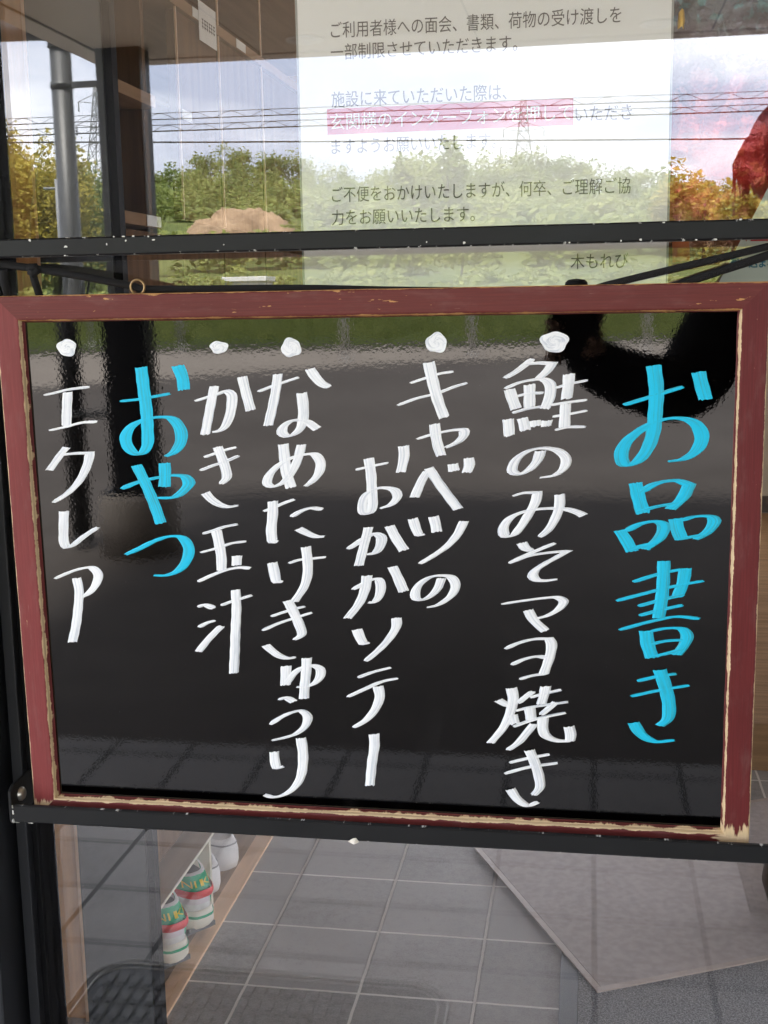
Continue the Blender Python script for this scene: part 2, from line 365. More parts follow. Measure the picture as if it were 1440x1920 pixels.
m_steel = black_metal('column_paint', (.020, .021, .024), .4)
o = empty('steel_column', (-1.885, -3.97, 0), 'dark square steel column on a round concrete foot at the canopy corner', 'column')
b = MB(); b.box(-.094, .094, -.06, .06, .23, 2.172, bev=.006); b.box(-.13, .13, -.09, .09, .222, .232); b.build('shaft', m_steel, o)
b = MB(); b.lathe([(.17, -.04), (.165, .2), (.15, .222), (.0001, .222)], 32); b.build('plinth', m_conc, o)
m_pipe = plain('pipe_grey', (.060, .064, .068), .45, .08, 20)
o = empty('downpipe', (-2.165, -4.0, 0), 'grey round downpipe with an elbow beside the steel column', 'downpipe')
b = MB(); b.tube([(0, 0, .02), (0, 0, 2.2)], .044, 20); b.tube([(0, 0, 2.04), (0, 0, 2.06)], .049, 20); b.build('pipe', m_pipe, o)
b = MB(); b.tube([(0, 0, 2.2), (0, .0, 2.24), (-.03, 0, 2.275), (-.08, 0, 2.285), (-.35, 0, 2.29)], .052, 20); b.build('elbow', m_pipe, o)
for z in (.55, 2.05):
    b = MB(); b.box(.03, .19, -.012, .012, z-.012, z+.012, bev=.002); b.tube([(0, 0, z-.014), (0, 0, z+.014)], .048, 20); b.build('bracket', m_pipe, o)
b = MB(); b.tube([(0, 0, .0), (0, 0, .02)], .05, 20); b.build('foot', m_pipe, o)

# white guard posts along the kerb
m_white = plain('post_white', (.62, .60, .58), .5, .1, 40)
posts = [(-5.56, -15.4, 'fourth white guard post, by the column side of the concrete apron'), (-2.88, -13.5, 'white guard post mirrored above the cabbage line, on the left of it'), (-1.39, -13.85, 'white guard post mirrored right of the cabbage line dot'), (.70, -14.5, 'white guard post mirrored above the blue heading, rightmost of the row'), (-7.2, -16.2, 'white guard post nearest the bamboo')]
for x, y, lab in posts:
    o = empty('guard_post', (x, y, -.03), lab, 'post', 'white guard posts beyond the parking lot')
    b = MB(); b.lathe([(.035, 0), (.035, .95), (.03, .98), (.0001, .985)], 14); b.build('post_pole', m_white, o)
    b = MB(); b.lathe([(.07, 0), (.07, .02), (.036, .03)], 14); b.build('base_flange', m_white, o)

# ---------------------------------------------------------------- wires, pylons
m_wire = plain('wire_black', (.02, .02, .022), .6, .05)
m_pyl = plain('galvanised', (.22, .225, .23), .5, .05)
def wire(a, c_, sag, r, coil, lab, D):
    b = MB(); N = 60; P = []
    for i in range(N+1):
        t = i/N; x = -40+70*t; s0 = (a*(.1315-x/D)+c_*(x/D+.4908))/.6223
        P.append(Vector((x, -D, 1.2+s0*D - sag*math.sin(math.pi*min(1, max(0, (x+40)/70))))))
    b.tube(P, r, 6, cap=False)
    if coil:
        Q = []; NN = 900
        for i in range(NN+1):
            t = i/NN*N; k = min(N-1, int(t)); p = P[k].lerp(P[k+1], t-k); ph = i*2*math.pi/12
            Q.append(p+Vector((0, math.cos(ph)*.07, .07+math.sin(ph)*.07)))
        b.tube(Q, .007, 4, cap=False)
        b.tube([p+Vector((0, 0, .15)) for p in P], r*.6, 6, cap=False)
    return tag(b.build('overhead_wire', m_wire), lab, 'wire', 'overhead wires in the reflection')
wire(.1542, .1500, 0, .014, True, 'topmost coiled overhead wire of the mirrored three', 30)
wire(.1447, .1402, 0, .018, True, 'middle coiled overhead wire of the mirrored three', 30.6)
wire(.1426, .1226, .12, .022, False, 'lowest thick overhead wire, crossing the mirrored sky bare', 31.2)
def pylon(x, d, zb, zt, wb, lab):
    o = empty('transmission_tower', (x, -d, zb), lab, 'pylon', 'lattice pylons on the hill'); H = zt-zb
    b = MB(); r = .10
    def wd(t): return wb*(1-t)*.5*(1-.35*t)+.42*t
    lv = [0, .17, .32, .45, .56, .66, .75, .83, .9, 1]
    for sx_, sy_ in ((1, 1), (1, -1), (-1, -1), (-1, 1)):
        b.tube([(sx_*wd(t), sy_*wd(t), H*t) for t in lv], r, 4)
    for i in range(len(lv)-1):
        t0, t1 = lv[i], lv[i+1]; a, c2 = wd(t0), wd(t1)
        for q in range(4):
            ang = [(1, 1), (1, -1), (-1, -1), (-1, 1)]; p, n_ = ang[q], ang[(q+1) % 4]
            b.tube([(p[0]*a, p[1]*a, H*t0), (n_[0]*c2, n_[1]*c2, H*t1)], r*.6, 4); b.tube([(n_[0]*a, n_[1]*a, H*t0), (p[0]*c2, p[1]*c2, H*t1)], r*.6, 4)
            b.tube([(p[0]*c2, p[1]*c2, H*t1), (n_[0]*c2, n_[1]*c2, H*t1)], r*.6, 4)
    b.build('lattice', m_pyl, o)
    for t, L in ((.62, 4.2), (.76, 3.7), (.89, 3.2)):
        b = MB(); w0 = wd(t)
        b.tube([(-L, 0, H*t+.35), (-w0, 0, H*t), (w0, 0, H*t), (L, 0, H*t+.35)], r*.7, 4)
        b.tube([(-L, 0, H*t+.35), (-w0, 0, H*t+1.3), (w0, 0, H*t+1.3), (L, 0, H*t+.35)], r*.6, 4)
        for sx_ in (-1, 1): b.tube([(sx_*L, 0, H*t+.35), (sx_*L, 0, H*t-1.1)], .12, 5)
        b.build('cross_arm', m_pyl, o)
pylon(-.4045*180, 180, 8, 33.8, 8, 'tall lattice pylon beside the dark column reflection')
pylon(-.0528*230, 230, 14, 36.5, 7, 'lattice pylon behind the wood, over the notice sheet')
o = empty('utility_pole', (-18.4, -40.5, terr(-18.4, -40.5)), 'thin grey utility pole standing in front of the bamboo', 'pole')
b = MB(); b.tube([(0, 0, -.3), (0, 0, 4.6)], .08, 10); b.build('pole_shaft', m_pyl, o); b = MB(); b.tube([(-.5, 0, 4.3), (.5, 0, 4.3)], .05, 6); b.build('cross_arm', m_pyl, o)

# ---------------------------------------------------------------- trees
m_leaf = leaf_mat('broadleaf', (.13, .185, .050), (.33, .36, .11))
m_bamboo = leaf_mat('bamboo_leaf', (.22, .21, .035), (.52, .43, .085))
m_bark = plain('bark', (.10, .075, .05), .9, .25, 12)
rnd = random.Random(11)
class Foliage:
    def __init__(s): s.v = []; s.f = []; s.t = []
    def leaf(s, p, sz, tint, up=.4):
        a = Vector((rnd.gauss(0, 1), rnd.gauss(0, 1), rnd.gauss(0, 1)*up)).normalized(); n_ = Vector((rnd.gauss(0, 1), rnd.gauss(0, .8)+.5, rnd.gauss(0, .8)+1.2)); b_ = a.cross(n_).normalized()
        k = len(s.v); w_ = sz*.5
        s.v += [p-a*sz, p+b_*w_, p+a*sz*1.1, p-b_*w_]; s.f.append((k, k+1, k+2, k+3)); s.t.append(tint)
    def crown(s, c_, r, n, sz, tint, var=.22):
        c_ = Vector(c_); lumps = [(Vector((rnd.uniform(-.62, .62)*r[0], rnd.uniform(-.62, .62)*r[1], rnd.uniform(-.55, .72)*r[2])), rnd.uniform(.32, .55), rnd.uniform(-var, var)) for _ in range(9)]
        for _ in range(n):
            L, q, dt = rnd.choice(lumps); d = Vector((rnd.gauss(0, 1), rnd.gauss(0, 1), rnd.gauss(0, 1))).normalized()*(rnd.random()**.4)*q
            p = c_+L+Vector((d.x*r[0], d.y*r[1], d.z*r[2])); s.leaf(p, sz*rnd.uniform(.6, 1.3), min(1, max(0, tint+dt+rnd.uniform(-.12, .12))))
    def plume(s, base, H, lean, n, sz, tint):
        """one bamboo culm: leaf sprays along an arching stem"""
        base = Vector(base)
        for _ in range(n):
            t = rnd.uniform(.18, 1)**.8; p = base+Vector((lean[0]*t*t, lean[1]*t*t, H*t-.10*H*t**4)); q = (1-t)*.9+.35
            p += Vector((rnd.gauss(0, q*.55), rnd.gauss(0, q*.55), rnd.gauss(0, .35))); s.leaf(p, sz*rnd.uniform(.6, 1.4), min(1, max(0, tint+rnd.uniform(-.25, .25))), .8)
    def build(s, name, mat, parent=None):
        me = bpy.data.meshes.new(name); me.from_pydata([tuple(v) for v in s.v], [], s.f)
        at = me.attributes.new('tint', 'FLOAT', 'FACE'); at.data.foreach_set('value', s.t); me.materials.append(mat)
        o_ = bpy.data.objects.new(name, me); COL.objects.link(o_)
        if parent is not None: o_.parent = parent
        return o_
def tree(name, x, d, H, r, n, sz, tint, lab, cat='tree', group=None, mat=None):
    z = terr(x, -d); H = 1.2+H*d-z; o_ = empty(name, (x, -d, z), lab, cat, group)
    F = Foliage(); F.crown((0, 0, H-r[2]*.9), r, n, sz, tint); F.build('crown', mat or m_leaf, o_)
    b = MB(); b.tube([(0, 0, -.3), (.1, 0, H*.35), (0, .1, H*.75)], [.05*H*.5, .04*H*.5, .015*H], 7)
    for q in range(4):
        a = q*1.6+rnd.random(); b.tube([(.05, 0, H*.4), (math.cos(a)*r[0]*.5, math.sin(a)*r[1]*.5, H*.72)], [.02*H*.5, .004*H], 5)
    b.build('trunk', m_bark, o_)
# the wooded ridge reads as one mass
F = Foliage()
sky_px = [(-.47, .100), (-.40, .104), (-.36, .111), (-.33, .121), (-.31, .1245), (-.28, .1245), (-.26, .120), (-.235, .116), (-.20, .106), (-.17, .104), (-.145, .112), (-.12, .116), (-.10, .108), (-.07, .116), (-.045, .1135), (-.01, .106), (.02, .101), (.055, .096), (.09, .090), (.14, .083), (.25, .08), (.4, .08)]
def skyline(u):
    for (a, h0), (b2, h1) in zip(sky_px, sky_px[1:]):
        if a <= u <= b2: return h0+(h1-h0)*(u-a)/(b2-a)
    return .08
for row, (d, dz, nn) in enumerate(((150, 0, 105), (138, -.011, 100), (128, -.022, 95), (118, -.033, 90), (109, -.043, 80))):
    for i in range(nn):
        u = -.50+.78*(i+rnd.uniform(-.4, .4))/nn; x = u*d; top = 1.2+(skyline(u)+dz+rnd.uniform(-.004, .002))*d
        r = (rnd.uniform(2.0, 3.3), rnd.uniform(2, 3), rnd.uniform(1.8, 3.0))
        F.crown((x, -d+rnd.uniform(-3, 3), top-r[2]*.95), r, 640, .20, .40+.05*row+rnd.uniform(-.38, .34))
        F.crown((x, -d+rnd.uniform(-2, 2), top-r[2]*2.6), (r[0]*1.1, r[1], r[2]*1.3), 340, .24, .25+rnd.uniform(-.2, .3))
tag(F.build('hill_wood', m_leaf), 'dense green wood covering the mirrored hill ridge', 'wood', kind='stuff')
# slope shrubs, low cover between the meadow and the wood
F = Foliage()
for i in range(240):
    d = rnd.uniform(62, 108); u = rnd.uniform(-.5, .28)
    if -.36 < u < -.225 and 71.5 < d < 96: continue
    F.crown((u*d, -d, terr(u*d, -d)+rnd.uniform(.3, 1.1)), (rnd.uniform(1, 2.4), 1.2, rnd.uniform(.7, 1.9)), 130, .30, rnd.uniform(.2, .95))
for i in range(260):
    d = rnd.uniform(36, 62); u = rnd.uniform(-.5, .28)
    F.crown((u*d, -d, terr(u*d, -d)+rnd.uniform(.0, .3)), (rnd.uniform(.5, 1.3), .7, rnd.uniform(.25, .6)), 70, .16, rnd.uniform(.3, 1))
tag(F.build('hill_scrub', m_leaf), 'low green scrub on the slope below the wood', 'shrubs', kind='stuff')
# bare soil bank
b = MB(); rows = []
for j in range(25):
    row = []
    for i in range(61):
        u, v = i/60*2-1, j/24*2-1; e_ = max(0, 1-u*u)*max(0, 1-v*v); x, y = -21.8+u*4.4, -76+v*4.5
        row.append((x, y, terr(x, y)-.3+(e_**.6)*2.9+min(1, e_*4)*(.55*mnoise.noise(Vector((x*.6, y*.6, 1)))+.3*mnoise.noise(Vector((x*1.7, y*1.7, 4)))+.15*mnoise.noise(Vector((x*5, y*5, 7))))))
    rows.append(row)
b.grid(rows); tag(b.build('soil_bank', ground('bare_soil', (.17, .115, .07), (.38, .27, .17), .6, 3.0)), kind='structure')
# trees that can be told apart
tree('broadleaf_tree', -.115*96, 96, .121, (2.3, 2.2, 3.6), 1500, .24, .22, 'tall dark tree rising in front of the ridge, behind the notice', 'tree')
tree('broadleaf_tree', -.143*92, 92, .1155, (2.2, 2.2, 2.6), 1200, .24, .5, 'rounder mid green tree left of the tall dark tree', 'tree')
tree('broadleaf_tree', .062*70, 70, .098, (1.5, 1.5, 2.4), 1000, .18, .36, 'deep green tree at the edge of the yellow thicket', 'tree')
tree('broadleaf_tree', -.205*82, 82, .098, (1.5, 1.5, 3.2), 1100, .2, .08, 'dark narrow tree right of the soil bank', 'tree')
tree('broadleaf_tree', -.375*78, 78, .106, (2.6, 2.4, 2.6), 1300, .22, .42, 'broad green tree left of the soil bank', 'tree')
tree('flowering_shrub', -.105*56, 56, .062, (2.6, 1.8, 1.4), 1500, .12, .98, 'pale yellow green bush low in front of the wood', 'shrub')
for i, (u, d, H, tt, lab) in enumerate(((-.500, 46, .166, .70, 'tall golden bamboo clump at the far left of the reflection'), (-.478, 47, .152, .75, 'golden bamboo clump second from the left, beside the pole'), (-.455, 50, .138, .45, 'greener bamboo clump right of the pole'), (-.430, 56, .120, .30, 'green bamboo clump behind the downpipe reflection'), (-.405, 60, .106, .3, 'low green bamboo clump between downpipe and column'))):
    x = u*d; z = terr(x, -d); H = 1.2+H*d-z; o = empty('bamboo_clump', (x, -d, z), lab, 'bamboo', 'bamboo clumps on the left of the reflection'); F = Foliage()
    b = MB()
    for q in range(15):
        px_, py_ = rnd.gauss(0, .9), rnd.gauss(0, .7); h_ = H*rnd.uniform(.62, 1.02); ln = (rnd.gauss(0, 1.0), rnd.gauss(0, .6)); F.plume((px_, py_, 0), h_, ln, 520, .105, tt)
        b.tube([(px_, py_, -.2), (px_+ln[0]*.25, py_+ln[1]*.25, h_*.5), (px_+ln[0]*.8, py_+ln[1]*.8, h_*.9)], [.04, .035, .012], 5)
    F.build('leaves', m_bamboo if tt > .4 else m_leaf, o); b.build('culms', plain('culm_%d' % i, (.14, .15, .05), .5, .2), o)
for i, (u, d, H, tt, lab) in enumerate(((.066, 60, .096, .5, 'yellow thicket tree right beside the notice edge'), (.088, 61, .093, .75, 'yellow thicket tree second from the notice edge'), (.110, 60, .087, .6, 'yellow thicket tree behind the red foil, third from the notice'), (.135, 60, .082, .8, 'yellow thicket tree nearest the right edge'))):
    tree('thicket_tree', u*d, d, H, (1.5, 1.3, 2.3), 1000, .17, tt, lab, 'tree', 'yellow thicket trees on the right', m_bamboo)
o = empty('storage_shed', (-.285*52, -52, terr(-.285*52, -52)), 'small white flat roofed shed at the foot of the grass slope', 'shed')
b = MB(); b.box(-.9, .9, -.7, .7, -.3, .55); b.build('wall', plain('shed_wall', (.4, .42, .40), .7, .05), o); b = MB(); b.box(-1.0, 1.0, -.8, .8, .551, .75, bev=.02); b.build('roof', plain('shed_roof', (.7, .7, .68), .5, .04), o)
F = Foliage()
for i in range(9000):
    y = rnd.uniform(-24, -16.6); x = rnd.uniform(-13, 6); z = -.03 if y > -23 else terr(x, y)
    F.leaf(Vector((x, y, max(-.03, -.03+(terr(x, -23)+.03)*max(0, (-y-16))/7)+.05)), rnd.uniform(.03, .08), rnd.uniform(.3, 1), 3)
tag(F.build('grass', m_leaf), 'short grass growing past the guard posts', 'grass', kind='stuff')

# ================================================================ GLASS DOOR
m_frame = black_metal('door_frame_paint', (.02, .021, .024), .45)
m_gask = plain('gasket_black', (.005, .005, .006), .6, .1, spec=.12)
m_barA = black_metal('guard_bar_paint', (.009, .009, .010), .36, chip=1.1)
m_barB = black_metal('guard_bar_paint_low', (.011, .0115, .0125), .4, chip=.55)
m_chip = plain('bare_chip', (.66, .65, .61), .6, .05)
j = empty('door_jamb', (-.56, 0, 0), 'dark grey door jamb at the left edge, scratched near the bottom', 'door jamb')
b = MB(); b.box(-.06, .049, -.055, .03, 0, 2.16, bev=.002); b.build('jamb_post', m_frame, j)
b = MB(); b.box(.049, .056, -.005, .03, 0, 2.16); b.build('groove', m_gask, j)
d = empty('glass_door', (0, 0, 0), 'glass entrance door with black guard bars, mirroring the sky and hills', 'door')
b = MB(); b.box(-.5035, -.4935, -.022, .03, .0, 2.15, bev=.001); b.build('stile', m_frame, d)
b = MB(); b.box(1.62, 1.7, -.022, .03, 0, 2.15, bev=.001); b.build('stile', m_frame, d)
b = MB(); b.box(-.4935, -.486, -.012, .018, .04, 2.11); b.box(-.4875, -.4862, -.016, -.012, .04, 2.11); b.build('gasket', m_gask, d)
b = MB(); b.box(-.4935, 1.62, -.022, .03, 2.11, 2.15); b.build('top_rail', m_frame, d)
b = MB(); b.box(-.4935, 1.62, -.022, .03, .0, .04); b.build('bottom_rail', m_frame, d)
b = MB(); b.box(-.486, 1.62, 0, .006, .04, 2.11); b.build('pane', glass_mat('door_glass'), d)

def bar(name, x0, x1, y0, y1, z0, z1, mat):
    b = MB(); N = 60; e_ = .0012
    prof = [(y1, z0, 0), (y0+e_, z0, 0.0), (y0, z0+e_, .05), (y0, z1-e_, .95), (y0+e_, z1, 1.0), (y1, z1, 1.0)]
    rows = []; uv = []
    for i in range(N+1):
        x = x0+(x1-x0)*i/N
        rows.append([(x, y+(.00025*mnoise.noise(Vector((x*40, q*3, 2)))), z+.0002*mnoise.noise(Vector((x*90, q*9, 5)))) for q, (y, z, v) in enumerate(prof)]); uv.append([(x, v) for y, z, v in prof])
    V = b.grid(rows, smooth=False, uvs=uv); b.bm.faces.new(V[0][::-1]); b.bm.faces.new(V[-1])
    b.bm.faces.ensure_lookup_table()
    # back face
    for i in range(N): b.bm.faces.new((V[i][0], V[i+1][0], V[i+1][-1], V[i][-1]))
    return b.build(name, mat, d)
tb = bar('guard_bar', -.60, 1.60, -.065, -.053, 1.1889, 1.2030, m_barA)
lb = bar('guard_bar', -.4838, 1.60, -.065, -.061, .7147, .7300, m_barB)
lb['label'] = 'lower guard bar with an end bracket and bolt'
for par, zs in ((tb, (1.1925, 1.1995)), (lb, (.7180, .7265))):
    for x in ((1.2,) if par is lb else (-.575, 1.2)):
        b = MB(); b.box(x-.01, x+.01, -.0525 if par is tb else -.0605, -.001, zs[0], zs[1], bev=.001); b.build('standoff', m_barA, par)
# end bracket of the lower bar: a plate reaching back to the stile, top edge sloping
b = MB(); b.prism([(-.4838, -.0648, .7147), (-.4838, -.0648, .7420), (-.4838, -.058, .7462), (-.4838, -.024, .7462), (-.4838, -.024, .7147)], (-.0028, 0, 0), bev=.0006)
b.box(-.4838, -.36, -.043, -.024, .7062, .7092)
br = b.build('bracket', m_barB, lb)
b = MB()
prof = [(.0062, 0), (.0060, .0016), (.0046, .0032), (.0022, .0040), (.0001, .0042)]
rows = [[(-.4838+z, -.0470+r*math.cos(2*math.pi*k/18), .7330+r*math.sin(2*math.pi*k/18)) for k in range(18)] for r, z in prof]; b.grid(rows, closed=True)
b.build('bolt', plain('bolt_steel', (.42, .40, .36), .3, .1, 60, metal=.9), br)
# worn bare metal along the bracket edge and a peeling flake under the bar
rc = random.Random(5)
def flakes(name, spots, par):
    b = MB()
    for x, y, z, sx_, sz_ in spots:
        n_ = rc.randint(6, 8); P = [Vector((x+math.cos(2*math.pi*k/n_)*sx_*rc.uniform(.55, 1.2), y, z+math.sin(2*math.pi*k/n_)*sz_*rc.uniform(.5, 1.2))) for k in range(n_)]
        b.prism(P, (0, -.0002, 0))
    return b.build(name, m_chip, par)
flakes('paint_chip', [(-.4829+rc.uniform(0, .0005), -.0652, .7150+.0148*rc.random()**1.6, rc.uniform(.0003, .0011), rc.uniform(.0004, .0018)) for _ in range(12)] + [(-.4825+.026*rc.random()**2, -.0652, .7148, rc.uniform(.0008, .003), rc.uniform(.0002, .0006)) for _ in range(7)], lb)
b = MB(); b.prism([(-.1903, -.0655, .7147), (-.1860, -.0655, .7176), (-.1835, -.0655, .7180), (-.1808, -.0655, .7146), (-.185, -.068, .7136)], (0, -.0004, 0)); b.build('paint_flake', plain('flake', (.7, .66, .58), .7, .05), lb)
# visible chips measured on the upper bar (x, z)
ch = [(-.4332, 1.2015), (-.4040, 1.1960), (-.3700, 1.1972), (-.3545, 1.1995), (-.3320, 1.1995), (-.3640, 1.2026), (-.3560, 1.2026), (-.3480, 1.2026), (-.3360, 1.2022), (-.2760, 1.1945), (-.4050, 1.1893), (-.1200, 1.1925), (-.0920, 1.1912), (-.0150, 1.1895), (.022, 1.1900), (.036, 1.1905), (.075, 1.1893), (.052, 1.202), (.105, 1.2026), (.088, 1.1893)]
flakes('paint_chip', [(x, -.0652, z, rc.uniform(.0006, .0017), rc.uniform(.0005, .0011)) for x, z in ch], tb)

# ================================================================ MENU BOARD
BO = Vector((-.4715, -.0483, .7213)); TILT = 0.018445
bd = empty('menu_board', BO, 'handwritten black menu board in a worn red brown wooden frame', 'menu board', rot=(TILT, 0, 0))
LX = .6; ZT = .4378; RW = .0197
def rail(name, side, mat):
    # (offset from the outer edge, depth: 0 front, + into the board)
    prof = [(0, .0165), (0, .0012), (.0010, .0002), (.0022, 0), (.0178, 0), (.0190, .0003), (.0197, .0012), (.0200, .0044), (.0205, .0049), (.0209, .0079), (.0214, .0083), (.0214, .0165)]
    L = LX if side in 'TB' else ZT+.0105
    b = MB(); N = 48; rows = []; uv = []
    for i in range(N+1):
        t = i/N; row = []; ur = []
        for v, dep in prof:
            s = v+t*(L-2*v); wob = .00022*mnoise.noise(Vector((s*35, v*120, ord(side)))) if 0 < i < N else 0
            if side == 'T': p = (s, dep+wob, ZT-v+wob)
            elif side == 'B': p = (s, dep+wob, -.0105+v+wob)
            elif side == 'L': p = (v+wob, dep+wob, -.0105+s)
            else: p = (LX-v+wob, dep+wob, -.0105+s)
            row.append(p); ur.append((s, v))
        rows.append(row); uv.append(ur)
    V = b.grid(rows, smooth=False, uvs=uv); b.bm.faces.new(V[0]); b.bm.faces.new(V[-1][::-1])
    for i in range(N): b.bm.faces.new((V[i][0], V[i+1][0], V[i+1][-1], V[i][-1]))
    o = b.build(name, mat, bd); return o
OR = (.62, .33, .13); PALE = (.80, .60, .36)
rail('frame_rail', 'T', rail_mat('rail_top', OR, .0036, .12, 0, 0, 1.0))
rail('frame_rail', 'B', rail_mat('rail_bottom', PALE, .0062, .05, .006, .018, 2.0))
rail('frame_rail', 'L', rail_mat('rail_left_lit', PALE, .0046, .05, .010, 0, 3.0, (.205, .040, .040)))  # same frame paint, lightened to carry the brighter light on this rail
rail('frame_rail', 'R', rail_mat('rail_right_dim', PALE, .0040, .055, .018, 0, 4.0, (.135, .021, .022)))  # same frame paint, darkened for the weaker light on this rail
def lacquer():
    m = NM('black_lacquer'); v = m.coord('Object'); a = m.noise(v, 420, 2, .5); dust = m.noise(v, 700, 2, .4); sm = m.noise(v, 9, 5)
    k = m.math('MULTIPLY', m.step(dust, .79, .83), .5)
    mp = m.n('ShaderNodeMapping'); mp.inputs['Scale'].default_value = (16, 1, 3.2); mp.inputs['Rotation'].default_value = (0, .5, 0); m.l(m.n('ShaderNodeTexCoord').outputs['Object'], mp.inputs[0])
    wipe = m.math('MULTIPLY', m.step(m.noise(mp.outputs[0], 2.2, 7, .62), .50, .78), m.step(m.noise(v, 5, 3), .42, .7))
    m.base(m.mix(k, m.mix(wipe, (.0006, .0005, .0005), (.0075, .0070, .0072)), (.2, .2, .2)), m.math('ADD', .012, m.math('MULTIPLY', m.step(sm, .5, .85), .03)), .60)
    m.bump(a, .05, .0002); return m.m
b = MB(); b.box(.012, .588, .0082, .0140, 0.0, .427); b.build('writing_panel', lacquer(), bd)
b = MB(); b.box(.006, .594, .0142, .0160, -.004, .431); b.build('back_board', plain('hardboard', (.14, .09, .05), .8, .1), bd)

